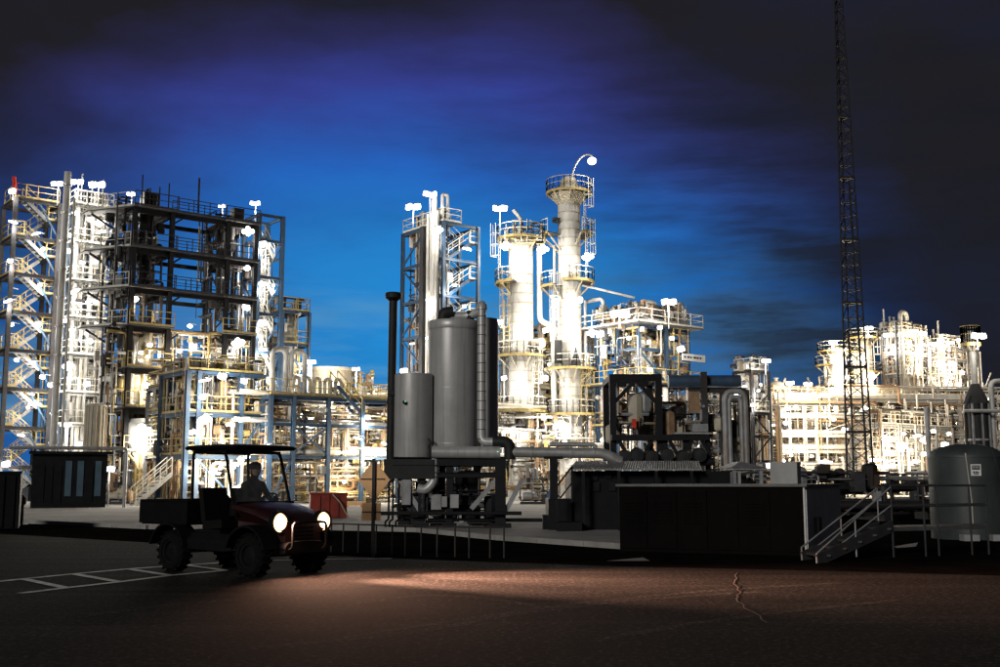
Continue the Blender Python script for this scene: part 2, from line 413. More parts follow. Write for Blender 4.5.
def clutter(parent, box, n, mats, rmin=.04, rmax=.14, rnd=RND, name='small_piping', vert=.45, gear=0):
    n = int(n * 1.6); gear = int(gear * 1.3); rmin *= .7; rmax *= .78; mats = list(mats) + ['dark_steel']
    """small-bore pipework, valves and boxes that nobody could count, one mesh per colour"""
    x0, x1, y0, y1, z0, z1 = box; bs = [MB() for _ in mats]
    for i in range(n):
        b = bs[i % len(mats)]; r = rnd.uniform(rmin, rmax) * rnd.choice((.6, .8, 1, 1.25))
        p = Vec((rnd.uniform(x0, x1), rnd.uniform(y0, y1), rnd.uniform(z0, z1))); pts = [p]; last = None
        for k in range(rnd.randint(1, 4)):
            ax = rnd.choices((0, 1, 2), ((1 - vert) * .65, (1 - vert) * .35, vert))[0]
            if ax == last: continue
            last = ax; q = p.copy(); lo, hi = ((x0, x1), (y0, y1), (z0, z1))[ax]
            q[ax] = min(hi, max(lo, p[ax] + rnd.choice((-1, 1)) * rnd.uniform(.15, .7) * (hi - lo)))
            if (q - p).length < .4: continue
            pts.append(q); p = q
        if len(pts) > 1:
            b.pipe(pts, r, 6, r * 2.5)
            for _ in range(rnd.randint(0, 2)):       # flanges and valve bodies
                j = rnd.randrange(len(pts) - 1); c = pts[j].lerp(pts[j + 1], rnd.uniform(.2, .8)); d = (pts[j + 1] - pts[j]).normalized()
                b.tube(c - d * .07, c + d * .07, r * 1.9, 7)
    for i in range(gear):
        b = bs[rnd.randrange(len(bs))]; c = Vec((rnd.uniform(x0, x1), rnd.uniform(y0, y1), rnd.uniform(z0, z1)))
        k = rnd.random()
        if k < .4: b.box(c, (rnd.uniform(.2, .6), rnd.uniform(.2, .6), rnd.uniform(.3, .9)))
        elif k < .75: b.lathe(vessel_prof(rnd.uniform(.15, .35), -rnd.uniform(.3, .7), rnd.uniform(.3, .7)), 8, c)
        else: b.tube(c, c + Vec((rnd.uniform(-.6, .6), rnd.uniform(-.3, .3), rnd.uniform(-.1, .1))), rnd.uniform(.1, .25), 8)
    for b, m in zip(bs, mats):
        if b.v: b.build(name, m, parent, True, 'stuff')

def frame(T, us, vs, zs, m, post=.26, beam=.22, decks=(), rails='yellow_paint', brace=(), deck_in=0.0, deckm='grating', over=None, nobeam=()):
    """steel frame: posts on the grid us x vs, perimeter beams at every height in zs; decks: {level: (u0,u1,v0,v1) or None}"""
    top = zs[-1]
    for u in us:
        for v in vs: part(T, 'post', 'beam', m, (u, v, 0), (u, v, top), post)
    for k, z in enumerate(zs):
        if k in nobeam: continue
        for v in (vs[0], vs[-1]):
            for u0, u1 in zip(us, us[1:]): part(T, 'beam', 'beam', m, (u0 + post / 2, v, z - beam / 2), (u1 - post / 2, v, z - beam / 2), beam * .7, beam)
        for u in us:
            for v0, v1 in zip(vs, vs[1:]): part(T, 'beam', 'beam', m, (u, v0 + post / 2, z - beam / 2), (u, v1 - post / 2, z - beam / 2), beam * .7, beam)
    for k, dk in dict(decks).items():
        z = zs[k]; u0, u1, v0, v1 = dk or (us[0], us[-1], vs[0], vs[-1])
        slab(T, 'deck', deckm, u0, u1, v0, v1, z + .003, z + .06)
        if rails:
            c = [(u0, v0), (u1, v0), (u1, v1), (u0, v1)]
            for i in range(4):
                a, b = c[i], c[(i + 1) % 4]; handrail(T, [(a[0], a[1], z + .06), (b[0], b[1], z + .06)], rails)
    lv = [0] + list(zs)
    for (face, i, k, d) in brace:                    # face 'u' (front, along u) or 'v' (left side, along v); bay i, storey k, d = 1, -1 or 0 for a cross
        za, zb = lv[k] + .1, lv[k + 1] - .2
        for s in ((1, -1) if d == 0 else (d,)):
            if face == 'u': a, b = (us[i], vs[0], za if s > 0 else zb), (us[i + 1], vs[0], zb if s > 0 else za)
            else: a, b = (us[0], vs[i], za if s > 0 else zb), (us[0], vs[i + 1], zb if s > 0 else za)
            part(T, 'brace', 'box', m, a, b, .12)

# ------------------------------------------------------------------ lamps
LAMPS = []
LIGHTS = {}
ORD = 'topmost second third fourth fifth sixth seventh eighth ninth tenth eleventh twelfth thirteenth fourteenth fifteenth sixteenth seventeenth eighteenth nineteenth twentieth twenty-first twenty-second twenty-third twenty-fourth twenty-fifth twenty-sixth twenty-seventh twenty-eighth twenty-ninth thirtieth'.split()
def lamp(where, px, py, Y, size=1.0, power=1.0, warm=False, pole=None, arm=None): LAMPS.append((where, px, py, Y, size, power, warm, pole, arm))
BASE_W = 420.0
ICO = {}
def sphere_mesh(m):
    if m in ICO: return ICO[m]
    b = MB().lathe([(max(.001, math.sin(math.pi * i / 8)), -math.cos(math.pi * i / 8)) for i in range(9)], 14)
    o = b.build('lens', m, None, True); me = o.data; bpy.data.objects.remove(o); ICO[m] = me; return me
def box_lens(m):
    if ('b', m) in ICO: return ICO[('b', m)]
    b = MB(); n = 12
    for y, k in ((-1, .8), (-.6, 1.0), (1, .95)):
        for i in range(n):
            a = 2 * math.pi * (i + .5) / n; c, s = math.cos(a), math.sin(a); e = max(abs(c), abs(s)) ** .75
            b.v.append(Vec((k * c / e, y, k * s / e)))
    for j in range(2):
        for i in range(n): b.f.append((j * n + i, j * n + (i + 1) % n, (j + 1) * n + (i + 1) % n, (j + 1) * n + i))
    b.f += [tuple(range(n)), tuple(2 * n + n - 1 - i for i in range(n))]
    o = b.build('lens', m, None); me = o.data; bpy.data.objects.remove(o); ICO[('b', m)] = me; return me
def dome_mesh():
    if 'dome' in ICO: return ICO['dome']
    b = MB().lathe([(.82, .12), (1.12, .10), (1.1, .35), (.8, .85), (.35, 1.1), (.3, 1.4), (.001, 1.42)], 12)
    o = b.build('housing', 'grey_steel', None, True); me = o.data; bpy.data.objects.remove(o); ICO['dome'] = me; return me
def make_lamps():
    by = {}
    for L in LAMPS: by.setdefault(L[0], []).append(L)
    for where, ls in by.items():
        ls.sort(key=lambda L: (L[2], L[1]))
        for i, (_, px, py, Y, size, power, warm, pole, arm) in enumerate(ls):
            p = at(px, py, Y); r = .225 * size * max(1.0, Y / 95)
            tone = 'warm white' if warm else 'glaring white'
            lab = f'{tone} floodlight, the only lamp on {where}' if len(ls) == 1 else f'{tone} floodlight, {ORD[i]} from the top on {where}' if i else f'{tone} floodlight, topmost on {where}'
            t = thing('flood_light', lab, 'lamp', p, 0, 'lit floodlights of the plant')
            rl = random.Random(int(px * 7 + py * 13)); lm = 'lamp_warm' if warm else 'lamp_white'
            kind_ = 'globe' if arm else 'twin' if pole else 'cluster' if size >= 1.35 else rl.choice(('bowl', 'flood', 'flood', 'tube'))
            heads = [(-r * .95, 0, rl.uniform(-.1, .1) * r, .85), (r * .95, 0, rl.uniform(-.1, .1) * r, .85)] if kind_ == 'twin' else [(0, 0, 0, 1.0)] if kind_ != 'cluster' else [(-r * .75, 0, -r * .1, .62), (r * .75, .05, rl.uniform(-.1, .25) * r, .62), (rl.uniform(-.2, .2) * r, .0, r * .55, .6), (rl.uniform(-.2, .2) * r, -.05, -r * .6, .55)]
            for hx_, hy_, hz_2, hs in heads:
                yaw, tilt = rl.uniform(-.7, .7), rl.uniform(-.35, .1)
                o = bpy.data.objects.new('lens', sphere_mesh(lm) if kind_ in ('bowl', 'cluster', 'globe') else box_lens(lm)); COL.objects.link(o); o.parent = t; o.location = (hx_, hy_, hz_2); o.rotation_euler = (tilt, rl.uniform(-.3, .3), yaw)
                q_ = r * hs; o.scale = {'globe': (q_, q_, q_ * .8), 'twin': (q_ * 1.0, q_ * .4, q_ * .78), 'bowl': (q_, q_ * .8, q_ * .7), 'cluster': (q_, q_ * .8, q_ * .8), 'flood': (q_ * 1.05, q_ * .35, q_ * .75), 'tube': (q_ * 1.9, q_ * .3, q_ * .36)}[kind_]
                o2_ = bpy.data.objects.new('housing', dome_mesh()); COL.objects.link(o2_); o2_.parent = t; o2_.scale = (q_ * .7, q_ * .6, q_ * .45); o2_.location = (hx_, hy_ + q_ * .45, hz_2 + q_ * .5)
            if arm:                                   # curved gooseneck: arm is the offset of its foot
                a = Vec(arm); pts = [a, a + Vec((a.x * .02, 0, -a.z * .55)), Vec((a.x * .55, a.y * .5, r + .75)), Vec((0, 0, r * 1.2))]
                q = []
                for k in range(13):
                    s = k / 12; q.append((1 - s) ** 3 * pts[0] + 3 * s * (1 - s) ** 2 * pts[1] + 3 * s * s * (1 - s) * pts[2] + s ** 3 * pts[3])
                MB().path(q, .07, 8).build('gooseneck', 'pale_steel', t, True)
            elif pole:
                part(t, 'cross_arm', 'rod', 'grey_steel', (-r * 1.6, r * 1.0, r * .75), (r * 1.6, r * 1.0, r * .75), .07)
                part(t, 'pole', 'rod', 'grey_steel', (.0, r * 1.1, -pole), (.0, r * 1.1, r * .6), .10)
            else: part(t, 'bracket', 'rod', 'grey_steel', (0, .0, r * 1.1), (.25, .8, r * 1.1), .07)
            key = (round(power, 2), warm)
            if key not in LIGHTS:
                ld = bpy.data.lights.new('lamp_light', 'POINT'); ld.energy = BASE_W * power; ld.shadow_soft_size = .22
                ld.color = (1, .80, .54) if warm else (1.0, .94, .84); LIGHTS[key] = ld
            lo = bpy.data.objects.new('lamp_light', LIGHTS[key]); COL.objects.link(lo); lo.parent = t; lo.location = (0, -r * .4, -r - .30)
HEAD_W = 9000.0

# ================================================================== THE SETTING
def sheet(name, poly, z, m):
    b = MB(); b.v = [Vec((p[0], p[1], z)) for p in poly]; b.f = [tuple(range(len(poly)))]
    return tag(b.build(name, m), kind='structure')
sheet('ground', [(-700, -250), (700, -250), (700, 950), (-700, 950)], 0, 'soil')
road_edge = [(-70, 60), (-30, 41), tuple(gnd(0, 534)[:2]), tuple(gnd(170, 544)[:2]), tuple(gnd(330, 556)[:2]), tuple(gnd(480, 562)[:2]),
             tuple(gnd(640, 567)[:2]), tuple(gnd(820, 571)[:2]), tuple(gnd(1000, 576)[:2]), (30, 12.0), (70, 6)]
sheet('road', [(-70, -60), (70, -60)] + road_edge[::-1], .004, 'asphalt')
pad_edge = [(-90, 75), (-40, 50), tuple(gnd(0, 522)[:2]), tuple(gnd(150, 529)[:2]), tuple(gnd(330, 530)[:2]), tuple(gnd(420, 532)[:2]), tuple(gnd(500, 540)[:2]),
            tuple(gnd(640, 550)[:2]), tuple(gnd(690, 530)[:2]), tuple(gnd(800, 506)[:2]), tuple(gnd(1000, 498)[:2]), (120, 85)]
b = MB(); b.prism(pad_edge + [(260, 85), (260, 330), (-260, 330), (-260, 75)], .002, .06)
yard = tag(b.build('yard_pavement', 'concrete'), kind='structure')
for p, q in zip(pad_edge[1:], pad_edge[2:-1]):                       # kerb stones along the yard's edge
    p, q = Vec((*p, 0)), Vec((*q, 0)); d = (q - p); n = max(1, round(d.length / 1.8)); nrm = Vec((d.y, -d.x, 0)).normalized()
    for i in range(n):
        a, c = p.lerp(q, i / n), p.lerp(q, (i + 1) / n); e = (c - a).normalized() * .012
        part(yard, 'kerb_stone', 'box', 'kerb_concrete', a + e + nrm * .08 + Vec((0, 0, .065)), c - e + nrm * .08 + Vec((0, 0, .065)), .15, .13)
def strip(name, pts, wd, m, z=.0115, parent=None, lab=None):
    b = MB(); pts = [Vec((p[0], p[1], z)) for p in pts]; k = 0
    L, Rr = [], []
    for i, p in enumerate(pts):
        t = (pts[min(i + 1, len(pts) - 1)] - pts[max(i - 1, 0)]).normalized(); n = Vec((-t.y, t.x, 0)) * (wd[i] if isinstance(wd, list) else wd) / 2
        L.append(p + n); Rr.append(p - n)
    b.v = L + Rr; N = len(pts); b.f = [(N + i, N + i + 1, i + 1, i) for i in range(N - 1)]
    return tag(b.build(name, m, parent), kind='structure')
for k_, pts in enumerate(([(-20, 584), (23, 579.5), (73, 574.5), (128, 569.5), (185, 565.5), (232, 562.5), (300, 560), (392, 559)],
            [(20, 594), (66, 588.5), (119, 582.5), (170, 576), (225, 571)],
            [(23, 579.5), (66, 588.5)], [(73, 574.5), (119, 582.5)], [(128, 569.5), (170, 576)], [(185, 565.5), (225, 571)])):
    strip('road_marking', [gnd(*p) for p in pts], .15, 'road_paint', .0110 + .0006 * k_)
# tarred cracks across the asphalt
rc = random.Random(3)
def crack(pts, wd, name='road_crack'):
    q = []
    for a, c in zip(pts, pts[1:]):
        a, c = gnd(*a), gnd(*c); n = 7
        for i in range(n): q.append(a.lerp(c, i / n) + Vec((rc.uniform(-.05, .05), rc.uniform(-.08, .08), 0)))
    q.append(gnd(*pts[-1])); strip(name, q, [wd * rc.uniform(.4, 1.3) for _ in q], 'tar', .0068 + .0004 * rc.random())
crack([(735, 573), (732, 582), (738, 592), (733, 600), (745, 609), (770, 627)], .10)
pc = [(735, 573), (732.5, 582), (738.5, 592), (734, 600), (746, 609), (771, 627)]
strip('road_crack', [gnd(x + 1.8, y + .3) + Vec((rc.uniform(-.03, .03), 0, 0)) for x, y in [(a[0] + (c[0] - a[0]) * i / 5, a[1] + (c[1] - a[1]) * i / 5) for a, c in zip(pc, pc[1:]) for i in range(5)]], .018, 'crack_edge', .0080)
crack([(470, 594), (520, 610), (545, 618)], .05)
crack([(330, 590), (400, 586), (470, 594)], .04)
crack([(640, 569), (700, 577), (735, 583)], .04)
crack([(100, 602), (180, 596), (240, 604)], .05)

def arc(pts, wd, m, name, z):
    q = [gnd(*a) for a in pts]; out = []
    for i in range(len(q) - 1):
        p0, p1, p2, p3 = q[max(i - 1, 0)], q[i], q[i + 1], q[min(i + 2, len(q) - 1)]
        for k in range(8):
            t = k / 8; out.append(.5 * ((2 * p1) + (p2 - p0) * t + (2 * p0 - 5 * p1 + 4 * p2 - p3) * t * t + (3 * p1 - p0 - 3 * p2 + p3) * t ** 3))
    out.append(q[-1]); strip(name, out, [wd * rc.uniform(.8, 1.2) for _ in out], m, z)
for k_, pts in enumerate(([(250, 648), (400, 634), (520, 614), (640, 600), (760, 592)], [(330, 640), (450, 622), (560, 606), (700, 592), (840, 583)],
            [(345, 606), (420, 596), (480, 598), (540, 607), (560, 612)], [(90, 616), (180, 604), (280, 598)], [(590, 642), (720, 620), (900, 600)])): arc(pts, .17, 'asphalt_worn', 'tyre_track', .0046 + .0004 * k_)
# ================================================================== THE PLANT, LEFT TO RIGHT
PIPE_L = ['white_paint', 'cladding', 'cream_paint', 'rust_pipe']
PIPE_D = ['grey_steel', 'dark_steel', 'rust_pipe', 'cladding']
PIPE_B = ['black_steel', 'tank_dark', 'dark_steel', 'grey_steel']
PIPE_Y = ['cream_paint', 'white_paint', 'yellow_paint', 'pale_steel', 'rust_pipe']

# --- stair tower at the picture's left edge
o = org(8, 330, 80); U = ulen(o, 53, 330); V = 3.4
T = thing('stair_tower', 'blue steel stair tower with yellow handrails at the left edge', 'stair tower', o, G)
hz_ = 2.84; zs = [zz(197, 80) - hz_ * k for k in range(8)][::-1]; zs = [z for z in zs if z > 1.2]
frame(T, [0, U], [0, V], zs, 'dark_steel', .30, .26, {}, None, [])
for dx in (.75, 1.3): part(T, 'post', 'beam', 'blue_steel', (U + dx, .3, 0), (U + dx, .3, zs[-1] + .6), .34)
for k, z in enumerate(zs):
    z0 = zs[k - 1] if k else .06
    zm = (z + z0) / 2
    slab(T, 'landing', 'grating', .0, .75, .1, V - .1, z + .004, z + .06); slab(T, 'landing', 'grating', U - .75, U, .1, V - .1, zm, zm + .06)
    handrail(T, [(U - .75, .1, zm + .06), (U, .1, zm + .06), (U, V - .1, zm + .06)], 'yellow_paint')
    handrail(T, [(.75, .1, z + .06), (0, .1, z + .06), (0, V - .1, z + .06)], 'yellow_paint')
    stair(T, (.75, .25, z), (U - .75, .25, zm), (0, 1, 0), 1.0, 'grey_steel', 'yellow_paint')
    stair(T, (U - .75, 1.9, zm), (.75, 1.9, z0), (0, 1, 0), 1.0, 'grey_steel', 'yellow_paint')
    part(T, 'brace', 'box', 'blue_steel', (U, 0, z0 + .1), (U * .55, 0, z - .3), .12)
handrail(T, [(.0, .1, zs[-1] + .06), (U, .1, zs[-1] + .06), (U, V, zs[-1] + .06)], 'yellow_paint')
clutter(T, (U + .2, U + 1.6, 1.0, V, 1, zs[-1]), 26, ['white_paint', 'cladding', 'blue_steel'], .06, .16, vert=.85)
wind = thing('windsock', 'small orange red windsock at the top of the left stair tower', 'windsock', at(13, 196, 79.8))
part(wind, 'mast', 'rod', 'grey_steel', (0, 0, -.3), (0, 0, 1.5), .07)
MB().path([(0, 0, 1.45), (.05, 0, 1.0), (.12, 0, .55), (.10, 0, .2)], .16, 8).build('sock', 'bright_red', wind, True)

# --- tall pale stand pipe beside it
o = org(61, 300, 79)
T = thing('stand_pipe', 'tall pale vertical pipe rising past the left stair tower', 'pipe', o)
zt = zz(172, 79)
MB().tube((0, 0, 0), (0, 0, zt), .24, 14).build('shell', 'white_paint', T, True)
MB().tube((.55, .1, 0), (.55, .1, zt - 2), .10, 10).build('riser', 'white_paint', T, True)
for i in range(11):
    MB().lathe(ring_prof(.23, .34, zt * (i + 1) / 11.5, zt * (i + 1) / 11.5 + .12), 12).build('flange', 'cladding', T, True)

# --- the brightly lit vessel tower between stair tower and dark structure
o = org(72, 330, 82); U = ulen(o, 102, 330); V = 2.2
T = thing('vessel_tower', 'brightly lit open vessel tower crowded with white drums and walkways', 'process tower', o, G)
zs = [zz(p, 82) for p in (455, 425, 393, 355, 318, 281, 243, 205)]
frame(T, [0, U * .5, U], [0, V], zs, 'pale_steel', .2, .2, {k: (-.4, U + .3, -.4, V) for k in range(1, 8)}, 'white_rail', [('v', 0, k, 1) for k in range(1, 8)])
for k, z in enumerate(zs[1:-1], 1):
    h = zs[k + 1] - z
    vessel(T, 'drum', 'white_paint', (U * .32, V * .5, 0), .42, z + .35, z + h - .5, 2)
    if k % 2: vessel(T, 'drum', 'cladding', (U * .8, V * .45, 0), .3, z + .3, z + h - .7, 1)
clutter(T, (0, U, .1, V, zs[0], zs[-1] + 1.2), 130, ['white_paint', 'cladding', 'cream_paint', 'grey_steel'], .05, .13, gear=60)
for k in range(2, 8):                                                 # flights linking its decks with the next structure
    z = zs[k]; stair(T, (U + .2, .5, z), (U + 1.5, .5, z - (zs[k] - zs[k - 1]) * .45), (0, 1, 0), .9, 'pale_steel', 'white_rail')
for dx, h in ((.3, 2.6), (1.1, 2.0), (1.9, 2.4)): part(T, 'vent_pipe', 'rod', 'pale_steel', (dx, .4, zs[-1]), (dx, .4, zs[-1] + h), .13)

# --- the big dark structure with two towers and link walkways
o = org(130, 330, 77); px_posts = (130, 168, 225, 253)
us4 = [0] + [ulen(o, p, 330) for p in px_posts[1:]]; V = ulen(o, 112, 330, 'v'); vs = [0, V]
T = thing('process_structure', 'tall dark steel structure with two towers joined by railed walkways', 'process structure', o, G)
zs = [zz(p, 77.3) for p in (452, 408, 368, 326, 288, 248, 208)]
for u in us4:
    for v in vs: part(T, 'post', 'beam', 'black_steel', (u, v, 0), (u, v, zs[-1]), .32)
for k, z in enumerate(zs):
    for i in range(3):
        if i == 1 and k < 4: continue
        for v in vs: part(T, 'beam', 'beam', 'black_steel', (us4[i] + .18, v, z - .2), (us4[i + 1] - .18, v, z - .2), .24, .40 if i != 1 else .30)
    for u in us4: part(T, 'beam', 'beam', 'black_steel', (u, .18, z - .2), (u, V - .18, z - .2), .24, .34)
    secs = [(-.2, us4[1] + .3, -.4, V), (us4[2] - .3, us4[3] + .2, -.3, V)]
    if k >= 4: secs.append((us4[1] + .3, us4[2] - .3, -.1, .9))
    for (a, c, v0, v1) in secs:
        slab(T, 'deck', 'grating', a, c, v0, v1, z + .003, z + .09)
        rm = 'dark_steel' if k >= 4 else 'yellow_paint'
        handrail(T, [(a, v0, z + .09), (c, v0, z + .09)], rm); handrail(T, [(a, v1, z + .09), (c, v1, z + .09)], rm)
    if k >= 3:                                                         # cantilevered landing reaching left towards the vessel tower
        b = MB().prism([(-2.3, V - .2), (-.22, .1), (-.22, V + .3), (-2.3, V + .8)], z + .003, z + .09); b.build('landing', 'grating', T)
        handrail(T, [(-.22, .1, z + .09), (-2.25, V - .2, z + .09), (-2.25, V + .75, z + .09)], 'white_rail')
        part(T, 'bracket', 'box', 'black_steel', (-1.9, V, z - .06), (0, V, z - 1.1), .14)
    if k < 6:
        for i in (0, 2):
            a, c = (us4[i], us4[i + 1]) if (i // 2 + k) % 2 == 0 else (us4[i + 1], us4[i])
            part(T, 'brace', 'box', 'black_steel', (a, V, z), (c, V, zs[k + 1] - .3), .11)
        for i, d in ((1, -1), (2, 1)): part(T, 'knee_brace', 'box', 'black_steel', (us4[i], 0, zs[k + 1] - .9), (us4[i] + d * -.75, 0, zs[k + 1] - .35), .12)
us = [us4[0] - 1.2, us4[0], us4[1], us4[2] - 1.0, us4[2] + .6, us4[3]]
vessel(T, 'reactor', 'tank_dark', (us[1] + 1.5, V * .5, 0), .5, zs[4] + .6, zs[6] + 1.6, 3)
vessel(T, 'reactor', 'cream_paint', (us[1] + 1.5, V * .5, 0), .8, zs[0] + 2.4, zs[3] - .3, 3)
vessel(T, 'reactor', 'tank_dark', (us[4] - .2, V * .5, 0), .4, zs[4] + .4, zs[6] - .4, 2)
vessel(T, 'reactor', 'white_paint', (us[4] - .2, V * .55, 0), .8, zs[1] + .4, zs[3] - .4, 2)
clutter(T, (us[0], us[2], .2, V - .2, zs[3], zs[6] + .9), 42, PIPE_B, .05, .14, gear=40)
clutter(T, (us[3], us[5], .2, V - .2, zs[3], zs[6] + .7), 34, PIPE_B, .05, .13, gear=26)
clutter(T, (us[0], us[2], .3, V - .2, .6, zs[3]), 100, PIPE_Y, .05, .15, gear=55)
clutter(T, (us[2], us[5], .3, V + 1.5, .6, zs[3]), 130, PIPE_Y, .05, .16, gear=70)
for u, h in ((.6, 2.6), (1.2, 1.7), (1.9, 1.9), (2.6, 2.3)): part(T, 'vent_pipe', 'rod', 'black_steel', (u, .5, zs[-1]), (u, .5, zs[-1] + h), .10)
part(T, 'vent_pipe', 'rod', 'black_steel', (us[2] + 2.3, .9, zs[-1]), (us[2] + 2.3, .9, zs[-1] + 3.2), .16)
for du in (.9, 1.5): slab(T, 'cabinet', 'tank_dark', us[1] + du, us[1] + du + .5, .8, 1.5, zs[-1] + .1, zs[-1] + 1.5)
slab(T, 'cabinet', 'tank_dark', us[4] + .1, us[4] + .9, .6, 1.4, zs[-1] + .1, zs[-1] + 1.3)
# hopper with its bright lamp, and yellow supports under it
b = MB().lathe([(.30, 2.4), (.34, 2.6), (1.2, 4.1), (1.25, 4.15), (1.25, 5.6), (1.0, 5.9), (.001, 6.0)], 20, (us[1] + 1.3, .3, 0)); b.build('hopper', 'white_paint', T, True)
for dx in (-.55, .0, .55): MB().pipe([(us[1] + .8 + dx * .5, -.9, .0), (us[1] + .8 + dx * .5, -.9, 2.7), (us[1] + .8 + dx * 1.6, -.9, 3.5)], .10, 8).build('support', 'yellow_paint', T, True)
for z in (1.0, 2.0): part(T, 'support', 'box', 'yellow_paint', (us[1] + .5, -.9, z), (us[1] + 1.1, -.9, z), .09)

# --- blue stair tower closing it off on the right
o2 = org(256, 330, o.y + us[5] * UY + .6); U = ulen(o2, 280, 330); V = 2.6
T = thing('stair_tower', 'blue braced stair tower at the right end of the dark structure', 'stair tower', o2, G)
zs = [zz(p, o2.y) for p in (465, 428, 390, 350, 312, 275, 238, 213)]
frame(T, [0, U], [0, V], zs, 'blue_steel', .30, .22, {}, None, [('v', 0, k, 1 if k % 2 else -1) for k in range(1, 7)])
for k in range(1, 7):
    z, z0 = zs[k], zs[k - 1]; zm = (z + z0) / 2
    slab(T, 'landing', 'grating', 0, .6, .1, V, z + .004, z + .06); slab(T, 'landing', 'grating', U - .6, U, .1, V, zm, zm + .06)
    stair(T, (.6, .2, z), (U - .55, .2, zm), (0, 1, 0), .9, 'pale_steel', 'white_rail'); stair(T, (U - .55, 1.5, zm), (.6, 1.5, z0), (0, 1, 0), .9, 'pale_steel', 'white_rail')
    handrail(T, [(0, .1, z + .06), (.6, .1, z + .06)], 'white_rail')
    part(T, 'brace', 'box', 'blue_steel', (U, 0, z - .3), (U * .5, 0, z0 + .8), .1)
clutter(T, (0, U, .3, V, .5, zs[-2]), 40, ['white_paint', 'grey_steel', 'cream_paint'], .04, .10)

# --- small vessel platform to the right of it
o = org(281, 380, 87); U = ulen(o, 308, 380); V = 3
T = thing('vessel_platform', 'small blue frame carrying one white vessel beside the blue stair tower', 'process frame', o, G)
zs = [zz(p, 87) for p in (425, 376, 343, 310)]
frame(T, [0, U], [0, V], zs, 'blue_steel', .22, .2, {k: None for k in (1, 2, 3)}, 'yellow_paint', [('u', 0, 2, -1)])
vessel(T, 'vessel', 'white_paint', (U * .5, V * .4, 0), .75, zs[0] + .4, zs[2] + 1.6, 4)
clutter(T, (0, U, 0, V, zs[0], zs[3] + 1.1), 45, PIPE_Y, .06, .14, gear=25)

# --- low blue module in front of the dark structure
o = org(186, 440, 70); us = [0] + [ulen(o, p, 440) for p in (197, 240, 262)]; V = 4.5
T = thing('process_module', 'low blue framed module with yellow handrails behind the utility vehicle', 'process module', o, G)
zs = [zz(p, 70) for p in (455, 412, 370)]
frame(T, us, [0, V], zs, 'blue_steel', .28, .26, {0: None, 1: None, 2: None}, 'yellow_paint', [('u', 2, 1, 1), ('u', 1, 0, -1)])
for (du, r, m) in ((1.4, .45, 'white_paint'), (2.6, .4, 'cream_paint'), (3.6, .5, 'cladding')): vessel(T, 'drum', m, (us[1] + du, 1.8, 0), r, zs[1] + .3, zs[2] - .4, 2)
for (du, r, m) in ((.9, .5, 'cream_paint'), (2.3, .55, 'white_paint'), (3.5, .4, 'cream_paint')): vessel(T, 'drum', m, (us[1] + du, 2.2, 0), r, zs[0] + .3, zs[1] - .5, 2)
clutter(T, (0, us[3], .2, V, .3, zs[2] + .9), 190, PIPE_Y, .04, .12, gear=80)
for du in (1.0, 2.2, 3.0): MB().pipe([(us[1] + du, -.3, .1), (us[1] + du, -.3, zs[0] - .5), (us[1] + du + .9, -.3, zs[0] - .5)], .11, 10).build('pipe', 'cream_paint', T, True)
stair(T, (-1.0, -.4, 2.0), (-3.2, -.4, .1), (0, 1, 0), .9, 'pale_steel', 'white_rail')

# --- yellow-railed frame left of it, under the dark structure
o = org(165, 440, 74); U = ulen(o, 186, 440); V = 3.5
T = thing('valve_platform', 'narrow yellow railed valve platform left of the low blue module', 'platform', o, G)
zs = [zz(p, 74) for p in (455, 432, 410, 385)]
frame(T, [0, U], [0, V], zs, 'grey_steel', .2, .18, {k: None for k in range(4)}, 'yellow_paint', [('u', 0, 1, 1)])
clutter(T, (0, U, 0, V, .3, zs[3]), 50, PIPE_Y, .05, .12, gear=30)

# --- blue pipe rack beside the vehicle, with expansion loops
o = org(270, 440, 72); us = [0] + [ulen(o, p, 440) for p in (293, 328, 362, 398)]; V = 5
T = thing('pipe_rack', 'blue braced pipe rack with looping white pipes right of the vehicle', 'pipe rack', o, G)
zs = [zz(p, 72) for p in (455, 422, 395)]
frame(T, us, [0, V], zs, 'blue_steel', .26, .22, {2: None}, 'yellow_paint', [('u', 1, 1, 0), ('u', 0, 0, 1)])
for k, z in enumerate(zs):
    for j in range(6):
        r = (.22, .12, .16, .10, .2, .13)[(j + k) % 6]
        part(T, 'pipe', 'pipe', ('white_paint', 'cladding', 'cream_paint')[(j * 2 + k) % 3], (-2, .35 + j * .8, z + r + .02), (us[-1] + 14, .35 + j * .8, z + r + .02), r * 2)
zl = [zz(p, 72) for p in (348, 392)]
for dx in (0.2, 1.6): MB().pipe([(us[0] + dx, .4, zs[1]), (us[0] + dx, .4, zl[0]), (us[0] + dx + 1.0, .4, zl[0]), (us[0] + dx + 1.0, .4, zl[1] - .3), (us[0] + dx + 3.2, .4, zl[1] - .3)], .17, 12, .5).build('expansion_loop', 'white_paint', T, True)
for i in range(5): MB().pipe([(us[1] + i * .8, .2, zs[2]), (us[1] + i * .8, .2, zs[2] + 1.3), (us[1] + i * .8 + .45, .2, zs[2] + 1.3), (us[1] + i * .8 + .45, .2, zs[2])], .12, 8).build('expansion_loop', 'white_paint', T, True)
clutter(T, (0, us[-1], .2, V, .2, zs[2] - .4), 320, PIPE_Y, .05, .14, vert=.3, gear=90)
stair(T, (us[2] + .3, -.6, zs[2] + .8), (us[3] - .4, -.6, zs[2] - 1.0), (0, 1, 0), 1.0, 'blue_steel', 'yellow_paint')

